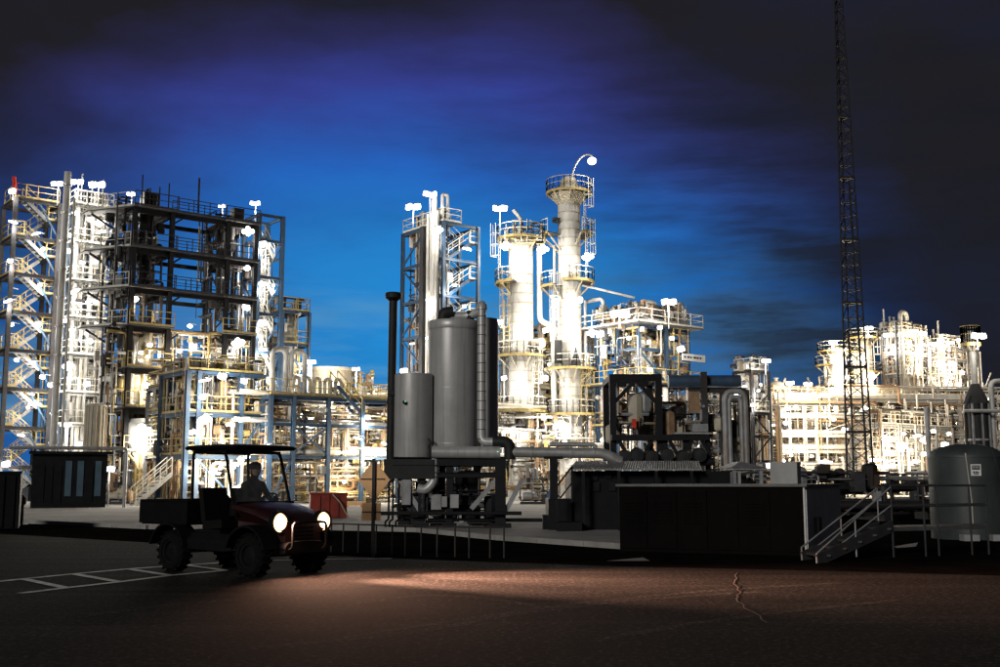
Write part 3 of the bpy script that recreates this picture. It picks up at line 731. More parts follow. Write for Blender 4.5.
# --- gas cooler drum with catwalk above the rack
o = org(322, 400, 90)
T = thing('cooler_drum', 'squat pale drum with railing above the pipe rack stairs', 'vessel', o, G)
z0 = zz(395, 90); z1 = zz(366, 90)
MB().lathe([(1.9, z0), (1.9, z1 - .3), (2.05, z1 - .3), (2.05, z1), (.001, z1 + .1)], 22, (1.5, 1.5, 0)).build('shell', 'cream_paint', T, True)
for a, c in ((0, 0), (3, 0), (0, 3), (3, 3)): part(T, 'leg', 'beam', 'grey_steel', (a, c, 0), (a, c, z0), .25)
slab(T, 'deck', 'grating', -1, 5.5, -1, 4, z0 - .12, z0 - .03); handrail(T, [(-1, 4, z0), (-1, -1, z0), (5.5, -1, z0), (5.5, 4, z0)], 'yellow_paint')
clutter(T, (3.4, 5.4, -.5, 3, z0, z0 + 2.2), 24, PIPE_Y, .05, .12, gear=14)

# --- long multi-level rack behind everything in the middle
o = org(330, 450, 96); L = 34
T = thing('pipe_rack', 'long grey multi-level pipe rack running behind the round tanks', 'pipe rack', o, R(16))
zs = [zz(p, 96) for p in (462, 440, 418, 396)]
us = [L * i / 6 for i in range(7)]
frame(T, us, [0, 5], zs, 'grey_steel', .3, .3, {3: None}, 'yellow_paint', [])
for k, z in enumerate(zs):
    for j in range(6):
        r = RND.choice((.1, .15, .2, .3)); part(T, 'pipe', 'pipe', RND.choice(('white_paint', 'cladding', 'cream_paint')), (-3, .3 + j * .85, z + r + .02), (L + 3, .3 + j * .85, z + r + .02), r * 2)
clutter(T, (0, L, 0, 5, .3, zs[3] + .8), 300, PIPE_Y, .06, .16, vert=.35, gear=140)

# --- a last far row of units closing the view at the horizon
o = org(300, 470, 172); L = 104
T = thing('pipe_rack', 'farthest low row of racks and piping along the horizon', 'pipe rack', o, 0)
zs = [zz(p, 172) for p in (474, 462, 450, 438)]
us = [L * i / 14 for i in range(15)]
frame(T, us, [0, 6], zs, 'pale_steel', .4, .4, {}, None, [])
for k, z in enumerate(zs):
    for j in range(4): part(T, 'pipe', 'pipe', RND.choice(('white_paint', 'cladding', 'cream_paint')), (-2, .4 + j * 1.4, z + .3), (L + 2, .4 + j * 1.4, z + .3), RND.choice((.4, .5, .7)))
for u in range(3, 102, 7): vessel(T, 'drum', RND.choice(('white_paint', 'cream_paint', 'cladding')), (u + RND.uniform(-2, 2), 9, 0), RND.uniform(1.2, 2.2), .1, RND.uniform(5, 9), 0, 16)
clutter(T, (0, L, -.5, 6, .3, zs[3] + 1.5), 380, PIPE_L, .12, .28, vert=.4, gear=220)

# --- square lattice tower behind the round tanks
o = org(443, 330, 84); U = ulen(o, 478, 330); V = ulen(o, 402, 330, 'v')
T = thing('lattice_tower', 'blue steel tower with zigzag stairs rising behind the grey tanks', 'process tower', o, G)
zs = [zz(p, 84) for p in (470, 440, 405, 368, 331, 294, 257, 221)]
frame(T, [0, U], [0, V * .45, V], zs, 'blue_steel', .26, .22, {7: (0, U * .5, 0, V)}, 'white_rail', [('v', i, k, 1 if (i + k) % 2 else -1) for k in range(2, 8) for i in (0, 1)])
part(T, 'post', 'box', 'dark_steel', (-.1, V * .45, 0), (-.1, V * .45, zs[-1]), .5)
for k in range(1, 8):
    z, z0 = zs[k], zs[k - 1]; zm = (z + z0) / 2
    slab(T, 'landing', 'grating', U - .7, U, .1, 2.4, zm, zm + .06); slab(T, 'landing', 'grating', 0, .6, .1, 2.4, z0 + .004, z0 + .06)
    stair(T, (U - .7, .2, zm), (.6, .2, z0), (0, 1, 0), .9, 'blue_steel', 'white_rail')
    stair(T, (.6, 1.5, z), (U - .7, 1.5, zm), (0, 1, 0), .9, 'blue_steel', 'white_rail')
    handrail(T, [(U - .7, .1, zm + .06), (U, .1, zm + .06), (U, 2.4, zm + .06)], 'white_rail')
for v, r in ((.35, .16), (.75, .22), (1.15, .12), (1.6, .14)): part(T, 'riser', 'pipe', 'white_paint', (-.38, v, 2), (-.38, v, zs[-1] + (2.2 if v == .75 else .8)), r * 2)
MB().pipe([(.2, .5, zs[-1] - 3), (.2, .5, zs[-1] + 2.3), (.7, .5, zs[-1] + 2.3), (.7, .5, zs[-1] + .2)], .13, 10).build('vent_bend', 'white_paint', T, True)
vessel(T, 'vessel', 'cladding', (U * .4, V * .7, 0), .6, zs[2], zs[6] + 1, 6)
clutter(T, (.1, U * .6, V * .45, V - .1, zs[1], zs[-1] + 1.4), 90, PIPE_L, .05, .13, gear=50)
clutter(T, (.1, .8, .3, V * .45, zs[1], zs[-1] + 1.2), 60, ['white_paint', 'cladding', 'white_paint'], .05, .12, vert=.7, gear=26)

# --- the two distillation columns
def ring_platform(T, c, z, r0, r1, a0=0, a1=360, railm='white_rail', edge='yellow_paint'):
    c = Vec(c); n = max(6, int((a1 - a0) / 15)); an = [R(a0 + (a1 - a0) * i / n) for i in range(n + 1)]
    b = MB()
    for a, e in zip(an, an[1:]):
        b.prism([(c.x + r0 * math.cos(a), c.y + r0 * math.sin(a)), (c.x + r1 * math.cos(a), c.y + r1 * math.sin(a)), (c.x + r1 * math.cos(e), c.y + r1 * math.sin(e)), (c.x + r0 * math.cos(e), c.y + r0 * math.sin(e))], z, z + .07)
    o = b.build('platform', 'grating', T)
    e = MB()
    for a, f in zip(an, an[1:]): e.bar(c + Vec((r1 * math.cos(a), r1 * math.sin(a), z + .02)), c + Vec((r1 * math.cos(f), r1 * math.sin(f), z + .02)), .06, .22)
    e.build('kick_plate', edge, o)
    pts = [c + Vec((r1 * math.cos(a), r1 * math.sin(a), z + .07)) for a in an]
    rail_mb(pts, sp=.9, toe=False).build('handrail', railm, o)
    k = MB()
    for a in an[::3]: k.bar(c + Vec((r1 * .97 * math.cos(a), r1 * .97 * math.sin(a), z - .05)), c + Vec((r0 * .98 * math.cos(a), r0 * .98 * math.sin(a), z - .05 - (r1 - r0) * .9)), .09)
    k.build('knee_brackets', 'cream_paint', o, kind='stuff')
    return o
def column(T, r, ztop, nb, m='white_paint'):
    MB().lathe([(r * 1.25, .05), (r * 1.25, .3), (r * 1.08, .35), (r * .99, 3.0)], 28).build('skirt', m, T, True)
    MB().lathe(vessel_prof(r, 2.6, ztop, .5), 28).build('shell', m, T, True)
    for i in range(nb):
        z = 4 + (ztop - 5) * i / (nb - 1); MB().lathe(ring_prof(r * .99, r + .03, z - .04, z + .04), 28).build('cladding_band', 'cream_paint', T, True)
    MB().tube((0, 0, ztop - .1), (0, 0, ztop + .6), .3, 12).build('nozzle', m, T, True)

Y = 88.0
c = org(521, 330, Y); T = thing('distillation_column', 'shorter white distillation column ringed by yellow edged platforms, blazing with light', 'column', c)
r = 1.0; zt = zz(235, Y); column(T, r, zt, 22)
ring_platform(T, (0, 0, 0), zz(240, Y), r, 1.95)
ring_platform(T, (0, 0, 0), zz(284, Y), r, 2.1, 120, 250)
ring_platform(T, (0, 0, 0), zz(357, Y), r, 2.0, 150, 400)
ring_platform(T, (0, 0, 0), zz(412, Y), r, 2.1, 160, 390)
ladder(T, (-1.75, -.5, zz(284, Y)), zz(240, Y) + .3, (-1, -.3, 0), 'white_rail'); ladder(T, (1.15, -.9, zz(412, Y)), zz(357, Y) + .3, (.5, -1, 0), 'white_rail')
ladder(T, (-1.2, -1.0, zz(357, Y)), zz(284, Y) + .3, (-.5, -1, 0), 'yellow_paint')
MB().pipe([(0, 0, zt + .5), (.05, 0, zt + 1.3), (-.6, 0, zt + 2.1)], .16, 10, .5).build('vent_bend', 'white_paint', T, True)
MB().pipe([(1.5, -.3, zt - 1), (1.5, -.3, zz(322, Y)), (2.6, -.3, zz(326, Y)), (2.6, -.3, zz(440, Y))], .22, 12, .6).build('overhead_pipe', 'white_paint', T, True)
MB().pipe([(-1.35, .2, zz(300, Y)), (-1.35, .2, 2)], .13, 10).build('side_pipe', 'cladding', T, True)
MB().tube((.9, -.6, zz(345, Y)), (1.7, -1.3, zz(345, Y)), .42, 14).build('manway', 'cream_paint', T, True)
clutter(T, (-1.6, 1.9, -1.6, -1.05, zt - 1, zt + 1), 24, ['white_paint', 'yellow_paint', 'cream_paint'], .04, .09)
clutter(T, (-2.2, 2.4, -2.0, 1.5, 1, zz(415, Y)), 60, PIPE_Y, .05, .14, gear=30)

c = org(570, 330, Y); T = thing('distillation_column', 'tallest white distillation column with a railed crown platform and gooseneck lamp', 'column', c)
r = .92; zt = zz(185, Y); column(T, r, zt, 30)
o = ring_platform(T, (0, 0, 0), zz(194, Y), r, 1.85, railm='cream_paint')
MB().lathe([(r, zz(206, Y)), (1.35, zz(198, Y)), (1.5, zz(195, Y))], 24).build('crown_flare', 'cream_paint', T, True)
MB().lathe([(.75, zz(190, Y)), (.8, zz(186, Y)), (.55, zz(178, Y)), (.001, zz(177, Y))], 16).build('crown_valve', 'cream_paint', T, True)
ring_platform(T, (0, 0, 0), zz(235, Y), r, 1.9, -60, 60); ring_platform(T, (0, 0, 0), zz(283, Y), r, 2.0, -110, 50)
ring_platform(T, (-.1, 0, 0), zz(288, Y), r, 2.3, 150, 235); ring_platform(T, (0, 0, 0), zz(236, Y), r, 2.4, 165, 220)
ring_platform(T, (0, 0, 0), zz(370, Y), r, 2.1, 140, 420); ring_platform(T, (0, 0, 0), zz(415, Y), r, 1.9, 150, 380)
ladder(T, (1.25, -.7, zz(235, Y)), zz(194, Y) + .2, (1, -.4, 0), 'white_rail'); ladder(T, (1.35, -.75, zz(283, Y)), zz(235, Y) + .2, (1, -.4, 0), 'white_rail')
ladder(T, (-1.15, -.9, zz(370, Y)), zz(288, Y) + .2, (-.6, -1, 0), 'white_rail'); ladder(T, (1.0, -1.1, zz(415, Y)), zz(370, Y) + .2, (.5, -1, 0), 'yellow_paint')
MB().tube((-.9, -.5, zz(222, Y)), (-1.3, -.7, zz(222, Y)), .25, 12).build('manway', 'dark_steel', T, True)
MB().tube((.3, -.9, zz(278, Y)), (.45, -1.35, zz(278, Y)), .35, 12).build('manway', 'cream_paint', T, True)
part(T, 'riser', 'pipe', 'white_paint', (-1.2, .1, 2), (-1.2, .1, zz(245, Y)), .26)
part(T, 'riser', 'pipe', 'cladding', (1.25, .3, 2), (1.25, .3, zz(300, Y)), .3)
slab(T, 'instrument_cabinet', 'tank_dark', -1.35, -.75, -1.75, -1.25, zz(370, Y) + .4, zz(370, Y) + 2.2)
b = MB().lathe([(.05, 1.6), (.14, 1.2), (.4, .45), (.4, .12)], 10, (.35, -1.55, zz(370, Y))); b.build('relief_valve', 'dark_steel', T, True)
clutter(T, (-2.2, 2.4, -1.8, 1.5, 1, zz(418, Y)), 60, PIPE_Y, .05, .14, gear=30)
part(T, 'transfer_line', 'pipe', 'white_paint', (1.0, -.4, zz(286, Y)), (5.2, -.6, zz(299, Y)), .2)

# --- frame around the feet of the columns
o = org(540, 440, 90); T = thing('column_frame', 'pale open frame full of piping between the two white columns', 'process frame', o, G)
U = 6.0; zs = [zz(p, 90) for p in (455, 420, 385, 350, 325)]
frame(T, [0, U * .5, U], [0, 5], zs, 'pale_steel', .2, .2, {0: None, 1: None, 2: None, 3: None}, 'yellow_paint', [('u', 0, 1, 1), ('u', 1, 2, -1)])
clutter(T, (-2, U, -.5, 5, .3, zs[4]), 220, PIPE_L + ['yellow_paint'], .05, .15, gear=100)
for u in (1.0, 4.6): vessel(T, 'exchanger', 'white_paint', (u, 1.2, 0), .5, zs[1] + .3, zs[3], 3)

# --- the decked module right of the columns
o = org(639, 360, 84); U = ulen(o, 688, 360); V = ulen(o, 597, 360, 'v')
T = thing('process_module', 'pale two-deck module crowned with white exchangers right of the columns', 'process module', o, G)
zs = [zz(p, 84) for p in (468, 425, 383, 347, 324)]
frame(T, [0, U * .55, U], [0, V * .5, V], zs, 'blue_steel', .26, .24, {}, None, [('v', 0, 3, 1), ('v', 1, 2, -1), ('u', 0, 3, -1), ('u', 1, 3, 1)])
for k, ex in ((1, .4), (2, .8), (4, .9)):
    z = zs[k]; slab(T, 'deck', 'grating', -ex, U + ex, -ex, V + ex, z + .003, z + .08)
    handrail(T, [(-ex, V + ex, z + .08), (-ex, -ex, z + .08), (U + ex, -ex, z + .08), (U + ex, V + ex, z + .08)], 'yellow_paint' if k != 4 else 'white_rail')
z = zs[4]
for v in (1.0, 2.5, 4.2):
    if v < V - .5:
        M = Mat.Rotation(math.pi / 2, 4, 'Y'); MB().lathe(vessel_prof(.5, -1.9, 1.9), 16, (U * .5, v, z + 1.1), M).build('exchanger', 'white_paint', T, True)
        for du in (-1.1, 1.1): slab(T, 'saddle', 'cream_paint', U * .5 + du - .12, U * .5 + du + .12, v - .4, v + .4, z + .08, z + .75)
vessel(T, 'drum', 'white_paint', (U * .35, 1.4, 0), .7, zs[2] + .4, zs[3] + 1.2, 2)
vessel(T, 'drum', 'cream_paint', (U * .8, 1.6, 0), .6, zs[2] + .4, zs[3] + .9, 2)
MB().pipe([(1, .4, z + .2), (1, .4, z + 1.9), (2.4, .4, z + 1.9), (2.4, .4, z + .4)], .2, 10, .5).build('vent_bend', 'white_paint', T, True)
MB().pipe([(.4, V - .4, z), (.4, V - .4, z + 2.6), (.4, V + 1.5, z + 2.6)], .16, 10, .5).build('vent_bend', 'white_paint', T, True)
clutter(T, (-.4, U, -.4, V, z + .1, z + 1.9), 90, PIPE_L, .05, .14, gear=60)
clutter(T, (-.2, U, -.2, V, zs[2], zs[4]), 120, PIPE_Y, .05, .13, gear=50)
clutter(T, (-.2, U, -.2, V, .3, zs[2]), 150, PIPE_L, .05, .14, gear=60)
sb = slab(T, 'sign_board', 'board_white', U * .68, U + .9, -1.02, -.97, zs[3] - .85, zs[3] - .3)
for i, wd in enumerate((.22, .28, .16, .3, .24, .2)): slab(T, 'lettering', 'ink', U * .68 + .2 + i * .36, U * .68 + .2 + i * .36 + wd, -1.035, -1.025, zs[3] - .64, zs[3] - .5)

# --- blue pipe bridge and arched risers
o = org(692, 440, 62)
T = thing('pipe_manifold', 'dark rack of upright pipes with two arched bends right of the black frame', 'pipe rack', o, 0)
s = 1100 / 62.0
def lx(px): return (px - 692) / s
for px in (705, 724, 747): part(T, 'post', 'beam', 'dark_steel', (lx(px), 0, 0), (lx(px), 0, zz(372 if px == 705 else 390, 62)), .34)
part(T, 'beam', 'beam', 'dark_steel', (lx(690), .2, zz(390, 62)), (lx(748), .2, zz(390, 62)), .3)
for k, (pa, pb, pt) in enumerate(((724, 744, 392), (728, 740, 398))):
    MB().pipe([(lx(pa), -.5, 0), (lx(pa), -.5, zz(pt, 62)), (lx(pb), -.5, zz(pt, 62)), (lx(pb), -.5, 0)], .17 - .03 * k, 12, .8).build('arched_pipe', 'grey_steel', T, True)
for i in range(9): part(T, 'pipe', 'pipe', RND.choice(('grey_steel', 'rust_pipe', 'cladding')), (lx(726 + i * 3.0), .5 + .2 * (i % 3), 0), (lx(726 + i * 3.0), .5 + .2 * (i % 3), zz(405 + (i % 4) * 9, 62)), .13)
for z, r in ((zz(380, 62), .36), (zz(436, 62), .12), (zz(450, 62), .15)): part(T, 'pipe', 'pipe', 'blue_steel' if r > .3 else 'cladding', (lx(672), .9, z), (lx(745), .9, z), r * 2)
clutter(T, (lx(690), lx(752), .2, 2.5, .3, zz(400, 62)), 90, ['grey_steel', 'dark_steel', 'cream_paint'], .04, .10, gear=40)

# --- small far frame tower
o = org(752, 400, 100); U = ulen(o, 769, 400); V = ulen(o, 735, 400, 'v')
T = thing('lattice_tower', 'small dark lattice tower between the manifold and the far lit units', 'process tower', o, G)
zs = [zz(p, 100) for p in (460, 435, 412, 390, 370)]
frame(T, [0, U], [0, V], zs, 'dark_steel', .26, .22, {4: None, 2: None}, 'white_rail', [('u', 0, k, 1 if k % 2 else -1) for k in range(4)])
clutter(T, (0, U, 0, V, 1, zs[4] + 1.4), 80, PIPE_L, .05, .14, gear=40)
vessel(T, 'drum', 'white_paint', (U * .5, V * .5, 0), .6, zs[3], zs[4] + 1, 2)

# --- the far plant on the right
o = org(768, 440, 128); L = 30
T = thing('pipe_rack', 'far blown-out pipe rack left of the radio mast', 'pipe rack', o, R(8))
zs = [zz(p, 128) for p in (466, 450, 434, 415, 398)]
us = [L * i / 5 for i in range(6)]
frame(T, us, [0, 6], zs, 'pale_steel', .36, .34, {4: None, 3: None}, 'white_rail', [('u', 1, 3, 1), ('u', 3, 2, -1)])
for k, z in enumerate(zs):
    for j in range(6):
        r = RND.choice((.15, .2, .25, .35)); part(T, 'pipe', 'pipe', RND.choice(('white_paint', 'cladding', 'cream_paint')), (-2, .3 + j, z + r + .02), (L + 9, .3 + j, z + r + .02), r * 2)
for i in range(16): u = RND.uniform(0, L); part(T, 'vent_pipe', 'rod', 'white_paint', (u, RND.uniform(0, 5), zs[4]), (u, RND.uniform(0, 5), zs[4] + RND.uniform(1.2, 4.2)), RND.uniform(.14, .32))
for u, h in ((2, 2.2), (6, 1.4), (9, 2.6), (14, 1.8)): vessel(T, 'drum', 'white_paint', (u, 2, 0), 1.0, zs[4] + .3, zs[4] + h, 0)
clutter(T, (0, L, -.5, 6, .3, zs[4] + 1.5), 280, PIPE_L, .08, .2, vert=.4, gear=140)
for px, py, rr_, lab in ((837, 346, 1.05, 'white far column left of the radio mast'), (866, 333, .95, 'white far column just right of the radio mast')):
    c = org(px, 400, 132); T = thing('distillation_column', lab, 'column', c)
    column(T, rr_, zz(py, 132), 16)
    for z in (py + 6, py + 40): ring_platform(T, (0, 0, 0), zz(z, 132), rr_, rr_ + 1.0)
    ring_platform(T, (0, 0, 0), zz(py + 20, 132), rr_, rr_ + 1.3, 130, 240)
    ladder(T, (rr_ + .1, -.5, zz(py + 40, 132)), zz(py + 6, 132), (1, -.4, 0), 'white_rail')
    part(T, 'riser', 'pipe', 'white_paint', (-rr_ - .3, -.3, 1), (-rr_ - .3, -.3, zz(py + 12, 132)), .4)
    clutter(T, (-2.5, 2.5, -2, 1, .5, zz(py + 60, 132)), 60, PIPE_L, .08, .2, gear=26)
def far_unit(label, px0, px1, pv, pys, Y, nu, seed, deckm='white_rail'):
    o = org(px0, 400, Y); U = ulen(o, px1, 400); V = ulen(o, pv, 400, 'v')
    T = thing('process_structure', label, 'process structure', o, G); zs = [zz(p, Y) for p in pys]
    frame(T, [U * i / nu for i in range(nu + 1)], [0, V], zs, 'grey_steel', .34, .30, {k: None for k in range(len(zs))}, deckm,
          [('u', i, k, 1 if (i + k) % 2 else -1) for i in range(nu) for k in range(len(zs))] + [('v', 0, k, -1 if k % 2 else 1) for k in range(len(zs))])
    rnd = random.Random(seed)
    for k in range(1, len(zs) - 1):
        for i in range(nu):
            if rnd.random() < .5: continue
            vessel(T, 'drum', rnd.choice(('white_paint', 'cream_paint')), (U * (i + .5) / nu, V * .45, 0), rnd.uniform(.7, 1.1), zs[k] + .4, zs[k + 1] - .6, 0, 14)
    for i in range(10): u, v = rnd.uniform(0, U), rnd.uniform(0, V); part(T, 'vent_pipe', 'rod', 'white_paint', (u, v, zs[-1]), (u, v, zs[-1] + rnd.uniform(1.0, 4.0)), rnd.uniform(.12, .3))
    for i in range(8): u = rnd.uniform(0, U); part(T, 'riser', 'rod', rnd.choice(('white_paint', 'cream_paint', 'rust_pipe')), (u, -.4, .3), (u, -.4, zs[-1] * rnd.uniform(.6, 1.05)), rnd.uniform(.15, .3))
    clutter(T, (0, U, 0, V, .5, zs[-1] + 1.6), 320, PIPE_L, .06, .15, rnd, gear=110)
    return T, U, V, zs, o
T, U, V, zs, o = far_unit('tall white lit lattice structure right of the radio mast', 905, 930, 884, (462, 440, 418, 396, 374, 352, 334), 138, 2, 4)
MB().pipe([(.8, .6, zs[-1]), (.8, .6, zs[-1] + 3.0), (2.2, .6, zs[-1] + 3.0), (2.2, .6, zs[-1])], .3, 10, .8).build('vent_bend', 'white_paint', T, True)
for v in (1, 2.5): vessel(T, 'drum', 'white_paint', (.8, v + .5, 0), .6, zs[-1] + .2, zs[-1] + 2, 0, 12)
T, U, V, zs, o = far_unit('far amber lit lattice structure behind the dark heater', 946, 980, 931, (462, 440, 418, 396, 374, 358, 346), 142, 3, 9)
T, U, V, zs, o = far_unit('low lit piping unit at the foot of the far columns', 880, 950, 850, (466, 452, 438, 424), 118, 4, 21)

T, U, V, zs, o = far_unit('lit piping unit seen behind the arched pipes', 738, 778, 700, (468, 452, 436, 420, 404), 112, 3, 33)
# --- low dark pipe track across the unlit ground on the right
o = Vec((9.5, 44, 0)); T = thing('pipe_track', 'low dark pipe track lying across the unlit ground behind the stair', 'pipe rack', o, R(4))
for k in range(7): slab(T, 'sleeper', 'black_steel', k * 2.6, k * 2.6 + .25, -1.5, 1.6, 0, .45)
for j, (rr_, m) in enumerate(((.16, 'black_steel'), (.10, 'dark_steel'), (.2, 'black_steel'), (.12, 'grey_steel'), (.14, 'black_steel'))): part(T, 'pipe', 'pipe', m, (-2, -1.3 + j * .65, .45 + rr_), (19, -1.3 + j * .65, .45 + rr_), rr_ * 2)
clutter(T, (0, 16, -1.2, 2.4, .3, 1.9), 60, ['dark_steel', 'black_steel', 'grey_steel'], .04, .09, vert=.35, gear=60)

# --- slim dark stub pole
T = thing('stub_pole', 'short dark upright pipe in front of the far lit structures', 'pole', org(928, 440, 70))
MB().lathe([(.16, 0), (.16, zz(409, 70)), (.20, zz(409, 70)), (.20, zz(407, 70)), (.001, zz(407, 70))], 12).build('shaft', 'grey_steel', T, True)
slab(T, 'base_plate', 'grey_steel', -.3, .3, -.3, .3, .06, .1)

# --- dark fired heater with its stack
Y = 66.0; c = org(977, 420, Y); T = thing('fired_heater', 'dark cylindrical heater with cone roof and slim pale stack', 'heater', c)
s = 1100 / Y; r = 12.5 / s; zc, zt = zz(404, Y), zz(384, Y)
MB().lathe([(r * .9, .06), (r, 1.2), (r, zc), (r * 1.06, zc), (r * .32, zt), (.001, zt)], 10).build('shell', 'tank_dark', T)
part(T, 'stack', 'pipe', 'pale_steel', (0, 0, zt - .2), (-.1, 0, zz(331, Y)), .36)
for k in range(5): part(T, 'stiffener', 'box', 'grey_steel', (r * math.cos(k * .7 + 3.3), r * math.sin(k * .7 + 3.3), .1), (r * math.cos(k * .7 + 3.3), r * math.sin(k * .7 + 3.3), zc), .10)
for z in (zz(412, Y), zz(440, Y)): MB().lathe(ring_prof(r * .98, r + .06, z - .06, z + .06), 10).build('stiffener_ring', 'grey_steel', T)
part(T, 'transfer_pipe', 'pipe', 'pale_steel', (-1.2, -r - .25, zz(412, Y)), (2.6, -r - .25, zz(412, Y)), .22)
MB().pipe([(-.95, -.6, 1), (-.95, -.6, zz(410, Y)), (-.6, -.6, zz(396, Y))], .07, 8).build('side_pipe', 'dark_steel', T, True)
MB().pipe([(r + .2, 0, 2), (r + .2, 0, zz(381, Y)), (1.9, 0, zz(381, Y)), (1.9, 0, 1)], .16, 10, .5).build('flue_bend', 'pale_steel', T, True)
ring_platform(T, (-.1, 0, 0), zz(345, Y), .18, .55, railm='yellow_paint')

# --- radio mast: three tapering legs with lattice bracing
Y = 105.0; base = org(858, 470, Y); top = at(840, -60, Y); T = thing('radio_mast', 'tall slender dark three-legged lattice radio mast against the night sky', 'mast', base)
s = 1100 / Y; Zt = top.z; w0 = 13.5 / s; w1 = 3.0 / s; lean = Vec((0, 0, 0))
def mp(k, z): t = z / Zt; q = w0 + (w1 - w0) * t; a = R(210 + 120 * k); return Vec((q * math.cos(a) * 1.15, q * math.sin(a), z))
NS = 9
for i in range(NS):
    z0, z1 = Zt * i / NS, Zt * (i + 1) / NS
    for k in range(3): part(T, 'leg', 'rod', 'mast_steel', mp(k, z0), mp(k, z1), .20 - .010 * i)
    b = MB(); n = 4 + i // 3
    for k in range(3):
        for j in range(n):
            za, zb = z0 + (z1 - z0) * j / n, z0 + (z1 - z0) * (j + 1) / n
            p, q = (k, (k + 1) % 3) if j % 2 == 0 else ((k + 1) % 3, k)
            b.bar(mp(p, za), mp(q, zb), .07); b.bar(mp(p, zb), mp(q, zb), .06)
    b.build('lattice', 'mast_steel', T)
    f = MB()
    for k in range(3): f.bar(mp(k, z1), mp((k + 1) % 3, z1), .2)
    f.build('section_joint', 'mast_steel', T)
part(T, 'cable_tray', 'box', 'mast_steel', mp(1, 0) * .6, Vec((.2, -.5, Zt * .55)), .16)

# ================================================================== NEARER THINGS ON THE YARD
# --- dark shed on the left, and stacked cabinet at the frame's edge
p = gnd(30, 509); T = thing('equipment_shed', 'dark low shed with pale blue doors below the left stair tower', 'shed', p, R(20)); s = 1100 / p.y
Wd, Hh = 70 / s, 54 / s
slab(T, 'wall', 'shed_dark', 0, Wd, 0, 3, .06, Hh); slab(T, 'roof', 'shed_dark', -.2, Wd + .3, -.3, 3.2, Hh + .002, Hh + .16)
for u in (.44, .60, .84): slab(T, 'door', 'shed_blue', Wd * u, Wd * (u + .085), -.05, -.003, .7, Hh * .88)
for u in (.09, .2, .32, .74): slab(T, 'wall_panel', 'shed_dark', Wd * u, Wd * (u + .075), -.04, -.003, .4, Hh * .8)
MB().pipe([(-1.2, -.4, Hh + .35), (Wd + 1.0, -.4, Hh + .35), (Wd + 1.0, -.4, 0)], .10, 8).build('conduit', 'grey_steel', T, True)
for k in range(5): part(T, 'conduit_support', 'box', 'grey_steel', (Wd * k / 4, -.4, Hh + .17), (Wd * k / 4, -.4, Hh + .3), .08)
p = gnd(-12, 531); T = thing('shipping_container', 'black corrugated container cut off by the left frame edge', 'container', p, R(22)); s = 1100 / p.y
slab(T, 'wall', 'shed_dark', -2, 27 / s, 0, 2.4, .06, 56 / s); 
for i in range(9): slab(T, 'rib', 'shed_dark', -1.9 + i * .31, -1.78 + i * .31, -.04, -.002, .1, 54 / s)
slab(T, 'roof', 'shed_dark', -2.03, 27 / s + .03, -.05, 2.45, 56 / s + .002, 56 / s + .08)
p = gnd(20, 526); T = thing('bollard', 'short dark bollard beside the black container', 'bollard', p); MB().lathe([(.10, 0), (.10, .72), (.16, .74), (.16, .95), (.06, 1.05), (.001, 1.06)], 12).build('post', 'shed_dark', T, True); slab(T, 'base_plate', 'grey_steel', -.2, .2, -.2, .2, .05, .08)
p = org(95, 440, 68); T = thing('storage_silo', 'ribbed pale silo behind the dark shed', 'silo', p)
MB().lathe(vessel_prof(.62, .1, zz(403, 68), .3), 18).build('shell', 'cream_paint', T, True)
for k in range(9): t = R(180 + k * 22); part(T, 'rib', 'box', 'cream_paint', (.63 * math.cos(t), .63 * math.sin(t), .2), (.63 * math.cos(t), .63 * math.sin(t), zz(407, 68)), .06)
# ground-level gear: an ankle-high clutter of pumps in front of the units
for (lab, px, py, n, sd) in (('pump skid with grey pipes left of the hopper legs', 106, 505, 20, 1), ('pump skid with cream pipes behind the vehicle roof', 228, 504, 26, 2),
                         ('low pump skid beside the yellow barrier', 305, 503, 18, 3), ('pump skid in the bright yard below the white columns', 540, 505, 22, 4)):
    p = gnd(px, py); T = thing('pump_skid', lab, 'pump', p, 0, 'pump skids in the yard'); rn = random.Random(sd)
    slab(T, 'base_frame', 'dark_steel', -1.3, 1.3, -.5, .8, .06, .22)
    for dx in (-.7, .6):
        M = Mat.Rotation(math.pi / 2, 4, 'Y'); MB().lathe([(.001, -.45), (.26, -.42), (.28, 0), (.28, .2), (.18, .25), (.18, .5), (.001, .52)], 12, (dx, .1, .58), M).build('pump_body', rn.choice(('grey_steel', 'blue_paint', 'cream_paint')), T, True)
    clutter(T, (-1.3, 1.3, -.4, .8, .3, 2.2), n, ['cream_paint', 'grey_steel', 'rust_pipe'], .04, .08, rn, gear=6)

# --- red steel box and yellow barrier behind the vehicle
p = gnd(310, 520); T = thing('steel_skip', 'red steel box standing in the yard behind the headlights', 'bin', p, R(12)); s = 1100 / p.y
MB().prism([(0, 0), (36 / s, 0), (36 / s, 1.2), (0, 1.2)], .08, 25 / s).build('body', 'red_paint', T)
slab(T, 'lid', 'red_paint', -.05, 36 / s + .05, -.05, 1.25, 25 / s + .002, 25 / s + .07)
for u in (.25, .5, .75): slab(T, 'rib', 'red_paint', 36 / s * u - .03, 36 / s * u + .03, -.045, -.002, .1, 24 / s)
MB().pipe([(36 / s + .05, -.1, .1), (36 / s * .8, -.2, .7), (36 / s * .6, -.1, 25 / s)], .03, 6).build('hose', 'cream_paint', T, True)
p = gnd(306, 500); T = thing('barrier', 'low yellow barrier in the yard above the red steel box', 'barrier', p); s = 1100 / p.y
slab(T, 'rail', 'yellow_paint', 0, 22 / s, 0, .3, .75, 1.05); 
for u in (.1, .9): slab(T, 'foot', 'yellow_paint', 22 / s * u - .1, 22 / s * u + .1, -.05, .35, .06, .75)
